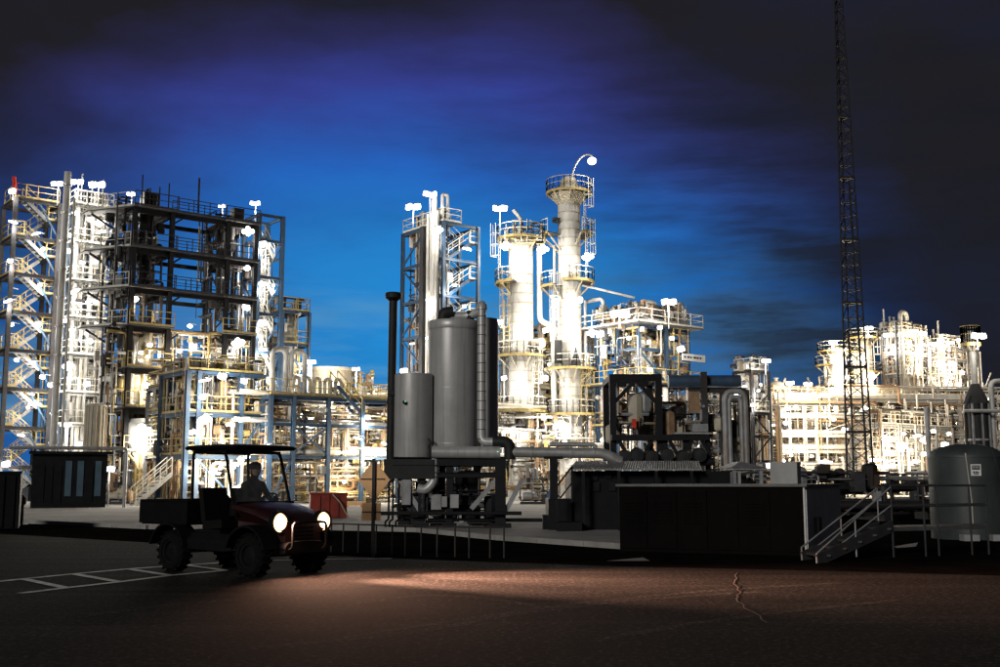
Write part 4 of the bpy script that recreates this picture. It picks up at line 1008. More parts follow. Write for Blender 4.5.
p = gnd(345, 514); T = thing('barrier', 'low orange timber barrier lying behind the diamond sign', 'barrier', gnd(343, 508)); s = 30
slab(T, 'rail', 'sign_orange', 0, 1.3, 0, .3, .14, .38); slab(T, 'foot', 'sign_orange', .1, .3, .02, .28, .06, .138); slab(T, 'foot', 'sign_orange', 1.0, 1.2, .02, .28, .06, .138)
p = gnd(538, 506); T = thing('barrier', 'long low blue barrier in the bright yard behind the black post', 'barrier', gnd(536, 500)); slab(T, 'rail', 'blue_paint', 0, 1.9, 0, .3, .45, .85); slab(T, 'foot', 'blue_paint', .1, .3, 0, .3, .06, .448); slab(T, 'foot', 'blue_paint', 1.6, 1.8, 0, .3, .06, .448)

# --- the grey tanks on their steel skid
Y = 36.7; s = 1100 / Y; o = org(450, 480, Y); T = thing('tank_skid', 'pair of grey upright tanks on a dark steel skid behind the diamond sign', 'tank', o)
def lx(px): return (px - 450) / s
def lz(py): return zz(py, Y)
# large tank
cx, r = lx(453), 26 / s
tk = MB().lathe([(.001, lz(448)), (r * .97, lz(448)), (r, lz(446)), (r, lz(331))], 48, (cx, 0, 0)).build('large_tank', 'tank_grey', T, True)
MB().lathe([(r + .012, lz(331)), (r + .03, lz(330)), (r + .03, lz(323.5)), (r * .99, lz(322)), (.001, lz(320))], 48, (cx, 0, 0)).build('lid', 'tank_grey', tk, True)
for py in (332, 389, 444): MB().lathe(ring_prof(r * .995, r + .008, lz(py) - .012, lz(py) + .012), 48, (cx, 0, 0)).build('weld_seam', 'tank_grey', tk, True)
MB().pipe([(cx - .35, -.2, lz(322)), (cx - .35, -.2, lz(314)), (cx - .0, -.2, lz(313))], .2, 12, .25).build('top_elbow', 'tank_dark', tk, True)
MB().pipe([(cx - .1, -.15, lz(317)), (cx + .5, -.15, lz(317)), (lx(480), -.35, lz(313))], .15, 12, .2).build('top_manifold', 'tank_grey', tk, True)
MB().tube((cx + .55, -.2, lz(322)), (cx + .55, -.2, lz(312)), .14, 12).build('nozzle', 'tank_dark', tk, True)
part(tk, 'whip_antenna', 'rod', 'dark_steel', (lx(476), -.2, lz(312)), (lx(476), -.2, lz(275)), .035)
# second tank behind, taller pipe in front
c2 = lx(486); MB().lathe([(.001, lz(446)), (12 / s, lz(446)), (12 / s, lz(322)), (12 / s * .9, lz(318)), (.001, lz(316))], 32, (c2, .25, 0)).build('rear_tank', 'tank_grey', T, True)
dp = MB().pipe([(lx(481.5), -r + .05, lz(312)), (lx(481.5), -r + .05, lz(443)), (lx(495), -r - .12, lz(443))], .145, 16, .4).build('downcomer', 'tank_grey', T, True)
MB().lathe([(.001, .26), (.10, .22), (.17, .1), (.18, -.05)], 14, (lx(481.5), -r + .05, lz(312))).build('cap', 'tank_grey', dp, True)
for i in range(14): z = lz(320) + (lz(440) - lz(320)) * i / 13; MB().lathe(ring_prof(.14, .152, z - .01, z + .01), 14, (lx(481.5), -r + .05, 0)).build('pipe_seam', 'tank_dark', dp, True)
# small tank
c3, r3 = lx(414.5), 19 / s
sm = MB().lathe([(.001, lz(459)), (r3 * .97, lz(459)), (r3, lz(457)), (r3, lz(376.5)), (r3 * .97, lz(376)), (.001, lz(375.5))], 40, (c3, -.55, 0)).build('small_tank', 'tank_grey', T, True)
part(sm, 'gauge', 'rod', 'tank_dark', (lx(407), -.55 - r3 + .02, lz(405)), (lx(407), -.55 - r3 - .10, lz(405)), .12)
MB().lathe([(.001, 0), (.025, .0), (.025, .02), (.001, .02)], 8, (lx(408), -.55 - r3 - .09, lz(404.5))).build('indicator_light', 'lamp_green', sm)
MB().pipe([(lx(430), -.9, lz(440)), (lx(433), -1.1, lz(443)), (lx(430), -.9, lz(448))], .03, 6, .1).build('hose', 'dark_steel', sm, True)
# vent stack with cap and side branch
vs_ = MB().pipe([(lx(393), -.5, lz(302)), (lx(392), -.5, lz(462)), (lx(404), -.5, lz(466))], .14, 14, .3).build('vent_stack', 'tank_dark', T, True)
MB().lathe([(.14, -.12), (.27, -.02), (.28, .12), (.24, .16), (.001, .17)], 18, (lx(393), -.5, lz(300))).build('rain_cap', 'tank_dark', vs_, True)
MB().tube((lx(392), -.5, lz(395)), (lx(402), -.65, lz(395)), .16, 14).build('side_branch', 'tank_dark', vs_, True)
MB().lathe(ring_prof(.13, .17, lz(405), lz(402)), 14, (lx(392), -.5, 0)).build('flange', 'tank_dark', vs_, True)
# the big white transfer pipe with its heavy elbow
MB().pipe([(lx(434), -1.15, lz(453)), (lx(500), -1.15, lz(453.5))], .20, 18).build('transfer_pipe', 'tank_grey', T, True)
MB().pipe([(lx(493), -r - .11, lz(443)), (lx(509), -1.05, lz(443)), (lx(509), -1.05, lz(460))], .19, 18, .38).build('heavy_elbow', 'tank_dark', T, True)
MB().pipe([(lx(509), -1.05, lz(453)), (lx(598), -1.05, lz(454)), (lx(606), -1.05, lz(457)), (lx(616), -1.0, lz(462))], .17, 18, .4).build('transfer_pipe', 'galvanised', T, True)
MB().pipe([(lx(548), -.6, lz(445)), (lx(592), -.6, lz(445)), (lx(594), -.6, lz(452))], .07, 12, .2).build('bypass_pipe', 'galvanised', T, True)
for px in (530, 568, 590): MB().lathe(ring_prof(.16, .20, -.03, .03), 16, (lx(px), -1.05, lz(453.6)), Mat.Rotation(math.pi / 2, 4, 'Y')).build('flange', 'galvanised', T, True)
MB().lathe([(.001, 0), (.02, 0), (.02, .02), (.001, .02)], 8, (lx(497.5), -1.37, lz(453))).build('indicator_light', 'lamp_green', T)
# skid frame
for px, y, wd in ((500, -1.1, .34), (451, -1.0, .22), (424, -.9, .22), (440, 1.2, .24), (476, 1.2, .24), (402, 1.2, .2), (437, -.7, .16)):
    part(T, 'post', 'beam', 'black_frame', (lx(px), y, .06), (lx(px), y, lz(459)), wd); slab(T, 'base_plate', 'black_frame', lx(px) - wd, lx(px) + wd, y - wd, y + wd, .063, .20)
for y in (-1.1, 1.2):
    part(T, 'beam', 'beam', 'black_frame', (lx(396), y, lz(462)), (lx(505), y, lz(462)), .22, .28); part(T, 'beam', 'beam', 'black_frame', (lx(436), y, lz(475)), (lx(502), y, lz(475)), .14, .16)
for px in (400, 424, 451, 476, 500): part(T, 'beam', 'beam', 'black_frame', (lx(px), -.98, lz(461)), (lx(px), 1.1, lz(461)), .2, .24)
slab(T, 'tank_seat', 'tank_dark', lx(388), lx(436), -1.2, .4, lz(468) - .35, lz(460) + .0)
for (a, bb, y) in (((402, 478), (424, 512), -.9), ((496, 480), (472, 508), -1.1), ((522, 478), (504, 512), -1.1), ((424, 480), (404, 512), 1.2), ((476, 480), (452, 512), 1.2)):
    part(T, 'brace', 'box', 'grey_steel', (lx(a[0]), y, lz(a[1])), (lx(bb[0]), y, lz(bb[1])), .15)
MB().pipe([(lx(436), -1.0, lz(458)), (lx(436), -1.0, lz(482)), (lx(428), -1.0, lz(490)), (lx(420), -1.0, lz(488))], .15, 14, .35).build('drain_elbow', 'tank_grey', T, True)
slab(T, 'control_box', 'box_grey', lx(452), lx(460), -1.3, -1.1, lz(507), lz(494)); slab(T, 'control_box', 'box_grey', lx(444), lx(449), -1.3, -1.12, lz(506), lz(496))
MB().lathe(vessel_prof(.42, lz(515), lz(470)), 16, (lx(466), .3, 0)).build('drum', 'tank_dark', T, True)
for i, (pa, pb, py) in enumerate(((380, 520, 512), (430, 560, 519), (400, 470, 506))): part(T, 'ground_pipe', 'pipe', 'black_frame', (lx(pa), -1.5 + i * .5, lz(py)), (lx(pb), -1.5 + i * .5, lz(py)), .12)
for px in (392, 396, 402): MB().pipe([(lx(px), -.8, lz(460)), (lx(px), -.8, .3), (lx(px - 3), -.8, .25), (lx(px - 3), -.8, .06)], .035, 6, .1).build('sample_line', 'black_frame', T, True)
clutter(T, (lx(395), lx(500), -1, 1.2, .2, lz(486)), 50, ['black_frame', 'grey_steel', 'tank_dark'], .025, .06, gear=16)

# --- black pipe-support post between skid and shed, with concrete foot
T = thing('pipe_support', 'dark post on a concrete foot holding up the pale pipe', 'post', gnd(554, 531))
p = T.location; hh = zz(459, p.y)
part(T, 'post', 'beam', 'black_frame', (0, 0, .3), (0, 0, hh), .24); slab(T, 'foot', 'shed_dark', -.35, .6, -.3, .3, .06, .5); slab(T, 'saddle', 'black_frame', -.3, .3, -.12, .12, hh, hh + .08)

# --- low shed with corrugated awning roof
Y = 33.5; s = 1100 / Y; o = org(570, 480, Y); T = thing('pump_shed', 'low black pump shed under a corrugated metal awning roof', 'shed', o)
def lx(px): return (px - 570) / s
zr0, zr1 = zz(469, Y), zz(461, Y + 2.6)
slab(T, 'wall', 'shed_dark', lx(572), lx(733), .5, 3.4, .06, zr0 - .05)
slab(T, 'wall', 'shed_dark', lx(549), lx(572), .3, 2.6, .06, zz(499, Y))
b = MB(); n = 110; x0, x1 = lx(568), lx(700)
for i in range(n + 1):
    x = x0 + (x1 - x0) * i / n; dz = .014 * (1 if i % 2 else -1)
    for y, z in ((-.15, zr0), (2.5, zr1)): b.v.append(Vec((x + (.4 if y > 0 else 0), y, z + dz)))
for i in range(n + 1):
    for j in range(2): b.v.append(b.v[i * 2 + j] - Vec((0, 0, .04)))
m_ = 2 * (n + 1)
for i in range(n):
    k = 2 * i; b.f += [(k, k + 2, k + 3, k + 1), (m_ + k, m_ + k + 1, m_ + k + 3, m_ + k + 2), (k, m_ + k, m_ + k + 2, k + 2), (k + 1, k + 3, m_ + k + 3, m_ + k + 1)]
b.f += [(0, 1, m_ + 1, m_), (m_ - 2, 2 * m_ - 2, 2 * m_ - 1, m_ - 1)]
b.build('roof', 'roof_metal', T)
for px in (583, 618, 655, 690): part(T, 'roof_post', 'box', 'black_frame', (lx(px), -.1, .06), (lx(px), -.1, zr0 - .06), .09)
for px, py in ((592, 480), (606, 478), (610, 491), (594, 491)): slab(T, 'switch_box', 'black_frame', lx(px), lx(px) + .2, .42, .497, zz(py, Y), zz(py, Y) + .25)
slab(T, 'step', 'shed_dark', lx(556), lx(580), -.6, .28, .06, .32)
handrail(T, [(lx(556), -.5, .32), (lx(571), -.5, .9)], 'black_frame', toe=False)
# lean-to
b = MB().prism([(lx(728), -.4), (lx(760), -.4), (lx(758), 1.8), (lx(731), 1.8)], zz(470, Y), zz(468, Y)); b.build('lean_to_roof', 'roof_metal', T)
b = MB(); b.v = [Vec(v) for v in ((lx(726), -.45, zz(468, Y)), (lx(762), -.45, zz(468, Y)), (lx(744), .6, zz(461, Y)), (lx(744), 1.8, zz(461, Y)), (lx(726), 1.9, zz(468, Y)), (lx(762), 1.9, zz(468, Y)))]
b.f = [(0, 1, 2), (1, 5, 3, 2), (5, 4, 3), (4, 0, 2, 3)]; b.build('lean_to_ridge', 'roof_metal', T)
for px in (731, 757): part(T, 'lean_to_post', 'box', 'grey_steel', (lx(px), -.3, .06), (lx(px), -.3, zz(470, Y)), .10)
slab(T, 'lean_to_panel', 'box_grey', lx(731), lx(738), -.2, .3, .06, zz(472, Y))

# --- black steel frame standing behind the shed
Y = 42.0; s = 1100 / Y; o = org(613, 430, Y); T = thing('support_gantry', 'black open steel frame with a lower deck standing behind the pump shed', 'steel frame', o)
def lx(px): return (px - 613) / s
W_ = lx(659); zt = zz(381, Y)
for x, y in ((0, 0), (W_, 0), (0, 2.6), (W_, 2.6)): part(T, 'post', 'box', 'black_frame', (x, y, .06), (x, y, zt), .24)
for y in (0, 2.6): part(T, 'beam', 'box', 'black_frame', (-.12, y, zt + .13), (W_ + .12, y, zt + .13), .25)
for x in (0, W_): part(T, 'beam', 'box', 'black_frame', (x, .13, zt + .128), (x, 2.47, zt + .128), .22)
for a, d in ((0, 1), (W_, -1)): part(T, 'knee_brace', 'box', 'black_frame', (a, -.0, zt - .9), (a + d * .85, 0, zt), .14)
zd = zz(438, Y); part(T, 'deck_beam', 'box', 'black_frame', (-.1, -.3, zd), (W_ + .4, -.3, zd), .3, .22); part(T, 'deck_beam', 'box', 'black_frame', (W_ + .4, -.3, zd), (lx(707), -.3, zd), .24, .2)
slab(T, 'deck', 'grating', 0, lx(707), -.2, 2.4, zd - .02, zd + .06); slab(T, 'deck_plate', 'galvanised', lx(672), lx(709), -.5, .6, zd + .13, zd + .19)
for px, d in ((618, 1), (650, -1), (668, 1), (690, -1), (700, 1)): part(T, 'knee_brace', 'box', 'black_frame', (lx(px), -.3, zd - .1), (lx(px + 9 * d), -.3, zd - .75), .13)
for px in (664, 684, 706): part(T, 'post', 'box', 'black_frame', (lx(px), -.1, .06), (lx(px), -.1, zd - .1), .2)
for i, px in enumerate((622, 634, 648, 663, 679, 695)):
    MB().lathe([(.001, -.3), (.24, -.28), (.3, 0), (.24, .28), (.001, .3)], 14, (lx(px), -.7, zz(458 - (i % 2) * 2, Y)), Mat.Rotation(math.pi / 2, 4, 'X')).build('valve_body', 'tank_dark', T, True)
part(T, 'header_pipe', 'pipe', 'black_frame', (lx(612), -.6, zz(462, Y)), (lx(710), -.6, zz(462, Y)), .3)
MB().lathe(vessel_prof(.42, zd + .1, zz(388, Y), .4), 16, (lx(650), 1.8, 0)).build('drum', 'cream_paint', T, True)
slab(T, 'red_valve', 'bright_red', lx(632), lx(636), -.1, .1, zz(428, Y), zz(419, Y))
for px in (622, 632, 641): part(T, 'riser', 'pipe', 'grey_steel', (lx(px), 1.2, zd), (lx(px), 1.2, zt), .10)
clutter(T, (lx(616), lx(705), .2, 2.3, zd + .1, zd + 1.5), 30, ['grey_steel', 'cream_paint', 'black_frame', 'rust_pipe'], .03, .07, gear=12)

# --- brown equipment enclosure in the dark foreground
p = gnd(805, 556); rz = math.atan2(-.40, .915); T = thing('equipment_enclosure', 'low near-black panelled equipment enclosure with a thin pale roof edge', 'enclosure', p, rz)
L, Dp, Hb = 3.95, 6.0, 1.40
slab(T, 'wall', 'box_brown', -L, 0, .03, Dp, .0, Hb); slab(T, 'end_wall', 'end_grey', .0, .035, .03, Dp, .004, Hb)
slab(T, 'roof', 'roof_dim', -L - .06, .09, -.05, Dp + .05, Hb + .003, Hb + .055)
nP = 6
for i in range(nP):
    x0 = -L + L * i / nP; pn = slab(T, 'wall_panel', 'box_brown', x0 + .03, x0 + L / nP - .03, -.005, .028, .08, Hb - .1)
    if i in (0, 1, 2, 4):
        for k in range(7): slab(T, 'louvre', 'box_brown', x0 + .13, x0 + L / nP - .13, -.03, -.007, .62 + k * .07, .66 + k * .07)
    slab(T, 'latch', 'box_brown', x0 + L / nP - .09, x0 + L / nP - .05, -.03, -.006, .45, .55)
for i in range(3):
    y0 = .1 + i * (Dp - .15) / 3; slab(T, 'end_panel', 'end_grey', .037, .06, y0, y0 + (Dp - .15) / 3 - .05, .08, Hb - .06)
slab(T, 'meter_box', 'shed_dark', .062, .16, 1.1, 1.5, .45, .75)
slab(T, 'roof_cabinet', 'box_grey', -1.0, -.4, 2.0, 2.6, Hb + .058, Hb + .55)
sheet('pale_ground_patch', [tuple(gnd(606, 561.5)[:2]), tuple(gnd(643, 558)[:2]), tuple(gnd(650, 561.5)[:2])], .012, 'concrete')  # pale sheet standing in for a lit sliver of ground
sheet('pale_ground_patch', [tuple(gnd(893, 547)[:2]), tuple(gnd(918, 543)[:2]), tuple(gnd(916, 547)[:2]), tuple(gnd(897, 548.5)[:2])], .012, 'concrete')  # second small pale sheet in the same concrete colour

# --- pale handrail stair and platform in front of the right tank
T = thing('access_stair', 'short stair with pale handrails climbing to a railed platform beside the tank', 'stair', (0, 0, 0))
def P(px, py, Y): return at(px, py, Y)
tops = [(P(801.5, 547.5, 21.7), P(877, 488.5, 23.3)), (P(816.5, 554, 20.9), P(890.5, 487, 22.5))]
mids = [(P(817, 546.5, 22.0), P(874, 501.5, 23.3)), (P(831, 552, 21.2), P(891, 505.5, 22.5))]
for k in (0, 1):
    T0, T1 = tops[k]; m0, m1 = mids[k]
    part(T, 'handrail', 'rod', 'grey_steel', T0, T1, .036); part(T, 'mid_rail', 'rod', 'grey_steel', m0, m1, .032)
    for t in (0.0, .5, 1.0):
        q = T0.lerp(T1, t); f = max(.0, q.z - .72) if t > 0 else .0; part(T, 'rail_post', 'rod', 'grey_steel', (q.x, q.y, f), q, .034)
    part(T, 'stringer', 'box', 'dark_steel', (T0.x, T0.y, .05), (T1.x, T1.y, T1.z - .78), .05, .22)
zp = tops[1][1].z - .80
for i in range(5):
    a = tops[0][0].lerp(tops[0][1], (i + .5) / 5); c = tops[1][0].lerp(tops[1][1], (i + .5) / 5); z = .05 + (zp - .05) * (i + .7) / 5
    part(T, 'tread', 'box', 'grating', (a.x, a.y, z), (c.x, c.y, z), .24, .04)
A, B_ = tops[0][1], tops[1][1]; end = P(985, 484, 23.4); end2 = P(985, 484, 24.6)
MB().prism([(A.x, A.y), (B_.x, B_.y), (end.x, end.y), (end2.x, end2.y)], zp - .08, zp).build('platform', 'grating', T)
prev = None
for px in (891, 922, 935, 968, 985):
    t = (px - 891) / 94; q = Vec((B_.x + (end.x - B_.x) * t, B_.y + (end.y - B_.y) * t, zp)); part(T, 'rail_post', 'rod', 'dark_steel', (q.x, q.y, 0), q + Vec((0, 0, .85)), .045)
    if prev:
        for h in (.83, .42): part(T, 'guard_rail', 'rod', 'dark_steel', prev + Vec((0, 0, h)), q + Vec((0, 0, h)), .045)
    prev = q
for h in (.83, .42): part(T, 'guard_rail', 'rod', 'dark_steel', (A.x, A.y, zp + h), (end2.x, end2.y, zp + h), .04)

rebase(T, (7.2, 22.2, 0))
# --- domed water tank at the right edge
Y = 29.0; s = 1100 / Y; c = org(966.5, 480, Y + .95); T = thing('domed_tank', 'grey-green domed storage tank with a small white sign, right edge', 'tank', c)
r = 36.5 / s; z0, z1 = zz(456, Y), zz(444, Y + .95)
sh = MB().lathe([(r, .0), (r, z0)], 56).build('shell', 'teal_tank', T, True)
MB().lathe([(r + .015, z0 - .03), (r + .015, z0 + .02), (r * .93, z0 + (z1 - z0) * .38), (r * .72, z0 + (z1 - z0) * .72), (r * .4, z0 + (z1 - z0) * .95), (.001, z1)], 56).build('dome', 'teal_tank', T, True)
def ot(px, py, k=.02): x = (px - 966.5) / s; return Vec((x, -math.sqrt(max(.0, r * r - x * x)) - k, zz(py, Y)))
q = ot(961, 470, .012)
pl = MB(); pl.box((q.x, q.y, q.z + .0), (.26, .012, .30), -.12); pl = pl.build('sign_plate', 'board_white', T)
for (dx, dz, wd, hg) in ((0, .065, .20, .11),): MB().box((q.x + dx, q.y - .009, q.z + dz), (wd, .004, hg), -.12).build('sign_panel', 'ink', pl)
for i, (dx, dz, wd, hg) in enumerate(((-.055, .075, .04, .06), (.0, .075, .03, .06), (.05, .07, .045, .05))): MB().box((q.x + dx, q.y - .014 + dx * -.12, q.z + dz), (wd, .003, hg), -.12).build('lettering', 'box_grey', pl)
for i, (dx, dz, wd, hg) in enumerate(((-.05, -.06, .05, .05), (.015, -.06, .05, .05), (.06, -.065, .025, .04), (.0, -.11, .12, .02))): MB().box((q.x + dx, q.y - .010 + dx * -.12, q.z + dz), (wd, .003, hg), -.12).build('lettering', 'ink', pl)
MB().pipe([ot(952, 453, .05), ot(952, 456, .06), ot(955, 500, .06), ot(955, 525, .06)], .02, 8).build('sight_tube', 'pale_steel', T, True)
MB().path([ot(978, 449, .02), ot(982, 460, .03), ot(988, 480, .03), ot(994, 500, .03)], .018, 6).build('cable', 'dark_steel', T, True)
for px, py in ((947, 529), (975, 535)): slab(T, 'foot_block', 'box_grey', (px - 966.5) / s - .2, (px - 966.5) / s + .2, -r - .4, -r - .1, .0, .16)

# --- diamond warning sign seen from behind
p = gnd(373, 557); T = thing('road_sign', 'orange diamond sign seen from behind above a small square plate', 'sign', p, R(-6)); s = 1100 / p.y
def sz(py): return zz(py, p.y)
part(T, 'post', 'box', 'dark_steel', (0, -.03, 0), (0, -.03, sz(459)), .065, .05)
hd = 20.5 / s; zc = sz(480); wd = 16 / s
b = MB(); k = 0
b.v = [Vec((x, y, z)) for y in (.0, .012) for x, z in ((-wd, zc), (0, zc - hd), (wd, zc), (0, zc + hd))]
b.f = [(0, 1, 2, 3), (7, 6, 5, 4)] + [(i, 4 + i, 4 + (i + 1) % 4, (i + 1) % 4) for i in range(4)]
b.build('diamond_plate', 'sign_orange', T)
slab(T, 'square_plate', 'sign_orange', -12 / s, 7 / s, .0, .012, sz(520.5), sz(503))
for z, w_ in ((sz(479), 11 / s), (sz(512), 9 / s)): part(T, 'cross_bar', 'box', 'dark_steel', (-w_ - .05, -.012, z), (w_, -.012, z), .03, .02)

# --- thin pipe guard rail along the verge
rg = random.Random(8); T = thing('guard_rail', 'thin low pipe guard rail along the dark verge behind the sign', 'railing', (0, 0, 0)); prev = None
for px, py, tp in ((331, 556, 531), (343, 556, 533), (358, 557, 527), (376, 558, 529), (392, 559, 531), (405, 560, 530), (421, 560, 533), (437, 561, 531), (455, 561, 533), (469, 562, 531), (490, 562, 534), (504, 562, 533)):
    q = gnd(px, py - 4); z = .62; part(T, 'post', 'rod', 'dark_steel', (q.x, q.y, 0), (q.x, q.y, z), .035)
    e = Vec((q.x, q.y, z - .02))
    if prev: part(T, 'rail', 'rod', 'dark_steel', prev, e, .03)
    prev = e

rebase(T, (-1.8, 21.8, 0))
# ================================================================== THE UTILITY VEHICLE
al = R(37); fw = Vec((math.cos(al), -math.sin(al), 0)); lf = Vec((math.sin(al), math.cos(al), 0))
p = gnd(174, 571) + lf * .60
T = thing('utility_vehicle', 'dark side-by-side utility vehicle with lit headlights and a maroon hood', 'vehicle', p, -al)
def lug_wheel(x, y, r=.335, wd=.25):
    sgn = 1 if y > 0 else -1; M = Mat.Rotation(math.pi / 2, 4, 'X')
    prof = [(.20, -wd / 2), (.28, -wd / 2), (r - .03, -wd / 2 + .02), (r, -wd / 2 + .07), (r, wd / 2 - .07), (r - .03, wd / 2 - .02), (.28, wd / 2), (.20, wd / 2), (.20, -wd / 2 + .001)]
    b = MB().lathe(prof, 28, (x, y, r), M)
    for k in range(18):
        t = 2 * math.pi * k / 18
        for s_ in (-1, 1):
            b.quadbox(Mat.Translation((x, y, r)) @ Mat.Rotation(t + s_ * .09, 4, 'Y') @ Mat.Translation((0, s_ * wd * .24, r + .004)) @ Mat.Rotation(s_ * .5, 4, 'Z'), (.045, wd * .42, .035))
    ty = b.build('wheel', 'black_rubber', T, True)
    b = MB().lathe([(.205, -wd * .42), (.205, wd * .42), (.17, wd * .40), (.15, wd * .2), (.06, wd * .28), (.001, wd * .28)], 20, (x, y, r), Mat.Rotation(-sgn * math.pi / 2, 4, 'X'))
    b.build('rim', 'utv_rim', ty, True)
    b = MB()
    for k in range(5): t = 2 * math.pi * k / 5; b.tube((x + .045 * math.cos(t), y + sgn * wd * .27, r + .045 * math.sin(t)), (x + .045 * math.cos(t), y + sgn * wd * .31, r + .045 * math.sin(t)), .012, 6)
    b.build('wheel_nuts', 'utv_rim', ty, kind='stuff')
for x in (0, 2.0):
    for y in (-.60, .60): lug_wheel(x, y)
slab(T, 'chassis', 'utv_body', -.45, 2.35, -.42, .42, .34, .52)
for x in (0, 2.0): part(T, 'axle', 'rod', 'dark_steel', (x, -.55, .335), (x, .55, .335), .09)
# lower body sides and floor
def loft(secs, name, m, smooth=True):
    """secs: list of (x, half width bottom, half width top, z bottom, z top)"""
    b = MB(); n = 12
    for (x, wb, wt, z0, z1) in secs:
        rr_ = .09; pts = [(-wb, z0), (wb, z0), (wb, z0 + (z1 - z0) * .5), (wt, z1 - rr_), (wt - rr_ * .35, z1 - rr_ * .3), (wt - rr_, z1), (wt * .4, z1 + .02), (-wt * .4, z1 + .02), (-wt + rr_, z1), (-wt + rr_ * .35, z1 - rr_ * .3), (-wt, z1 - rr_), (-wb, z0 + (z1 - z0) * .5)]
        for y, z in pts: b.v.append(Vec((x, y, z)))
    for i in range(len(secs) - 1):
        for j in range(n): b.f.append((i * n + j, i * n + (j + 1) % n, (i + 1) * n + (j + 1) % n, (i + 1) * n + j))
    b.f += [tuple(range(n)), tuple((len(secs) - 1) * n + n - 1 - j for j in range(n))]
    return b.build(name, m, T, smooth)
loft([(.45, .70, .70, .40, .62), (1.35, .70, .70, .38, .60), (1.62, .60, .62, .40, .62)], 'floor_tub', 'utv_body')
loft([(1.50, .50, .66, .58, 1.16), (1.75, .42, .66, .56, 1.13), (2.05, .40, .64, .54, 1.07), (2.35, .40, .60, .50, .97), (2.50, .38, .52, .50, .86)], 'hood', 'utv_hood')
loft([(2.44, .44, .46, .36, .56), (2.58, .44, .44, .38, .54)], 'front_bumper', 'utv_body')
MB().pipe([(2.35, -.36, .42), (2.66, -.36, .44), (2.66, -.36, .86), (2.66, .36, .86), (2.66, .36, .44), (2.35, .36, .42)], .022, 8, .08).build('brush_guard', 'utv_body', T, True)
for k in range(4): slab(T, 'grille_bar', 'utv_body', 2.47, 2.515, -.22, .22, .57 + k * .06, .60 + k * .06)
for y in (-.62, .62):                                                  # mudguards: flared arches over each wheel
    for x in (0, 2.0):
        b = MB(); n = 10; w2 = .17
        for i in range(n + 1):
            t = math.pi * (.08 + .84 * i / n); rr_ = .45
            for dy, dr in ((-w2, 0), (w2, 0), (w2, .035), (-w2, .035)): b.v.append(Vec((x + (rr_ + dr) * math.cos(t), y + dy, .335 + (rr_ + dr) * math.sin(t))))
        for i in range(n):
            for j in range(4): b.f.append((4 * i + j, 4 * i + (j + 1) % 4, 4 * i + 4 + (j + 1) % 4, 4 * i + 4 + j))
        b.f += [(3, 2, 1, 0), tuple(4 * n + j for j in range(4))]; b.build('mudguard', 'utv_body', T, True)
    slab(T, 'door_sill', 'utv_body', .52, 1.50, y - .06, y + .06, .52, .66)
# headlights with their own beams
for y in (-.47, .47):
    hl = MB().lathe([(.001, .085), (.05, .08), (.078, .05), (.085, -.02), (.07, -.06), (.001, -.07)], 20, (2.46, y, .86), Mat.Rotation(math.pi / 2, 4, 'Y')).build('headlight', 'lamp_head', T, True)
    MB().lathe([(.086, .045), (.13, .038), (.15, .0), (.15, -.05), (.085, -.06)], 20, (2.46, y, .86), Mat.Rotation(math.pi / 2, 4, 'Y')).build('glow_ring', 'lamp_rim', hl, True)  # glowing ring added so the headlight's brightness falls off softly
    MB().lathe(ring_prof(.152, .18, -.06, .035), 20, (2.46, y, .86), Mat.Rotation(math.pi / 2, 4, 'Y')).build('bezel', 'utv_body', hl, True)
    for (pw, sp, bl, aim) in ((HEAD_W * 2.0, 54, 1.0, (1, .50 + y * .16, -.155)), (HEAD_W * .085, 150, 1.0, (1, .15, -.55))):
        ld = bpy.data.lights.new('headlight_beam', 'SPOT'); ld.energy = pw; ld.color = (1, .51, .33); ld.spot_size = R(sp); ld.spot_blend = bl; ld.shadow_soft_size = .12
        lo = bpy.data.objects.new('headlight_beam', ld); COL.objects.link(lo); lo.parent = T; lo.location = (2.58, y, .86)
        lo.rotation_euler = Vec(aim).to_track_quat('-Z', 'Y').to_euler()
# cargo bed
slab(T, 'bed_floor', 'utv_body', -.82, .42, -.70, .70, .78, .84)
for (a, c, d, e) in ((-.82, .42, -.73, -.70), (-.82, .42, .70, .73), (-.86, -.82, -.73, .73), (.42, .46, -.73, .73)): slab(T, 'bed_wall', 'utv_body', a, c, d, e, .80, 1.16)
MB().pipe([(-.84, -.72, 1.18), (.44, -.72, 1.18), (.44, .72, 1.18), (-.84, .72, 1.18), (-.84, -.72, 1.18)], .022, 8, .05).build('bed_rail', 'utv_body', T, True)
for y in (-.5, .5): slab(T, 'tail_light', 'bright_red', -.885, -.862, y - .09, y + .09, .88, .95)
MB().lathe([(.001, 1.34), (.16, 1.32), (.26, 1.22), (.30, 1.05), (.30, .86), (.001, .845)], 16, (.10, .15, 0)).build('cargo_bag', 'cloth_dark', T, True)
# seats
for y in (-.33, .33):
    b = MB().quadbox(Mat.Translation((.95, y, .80)) @ Mat.Rotation(-.08, 4, 'Y'), (.50, .52, .14)); st_ = b.build('seat', 'seat_vinyl', T)
    MB().quadbox(Mat.Translation((.66, y, 1.12)) @ Mat.Rotation(-.2, 4, 'Y'), (.11, .50, .56)).build('backrest', 'seat_vinyl', st_)
slab(T, 'seat_box', 'utv_body', .55, 1.2, -.62, .62, .60, .72)
slab(T, 'dashboard', 'utv_body', 1.42, 1.60, -.62, .62, .95, 1.18)
b = MB(); cwh = Vec((1.30, .33, 1.16)); Mw = Mat.Rotation(R(-62), 4, 'Y')
b.path([cwh + Mw @ Vec((.17 * math.cos(t), .17 * math.sin(t), 0)) for t in [2 * math.pi * i / 20 for i in range(21)]], .016, 6)
for t in (0, 2.1, 4.2): b.bar(cwh, cwh + Mw @ Vec((.17 * math.cos(t), .17 * math.sin(t), 0)), .02)
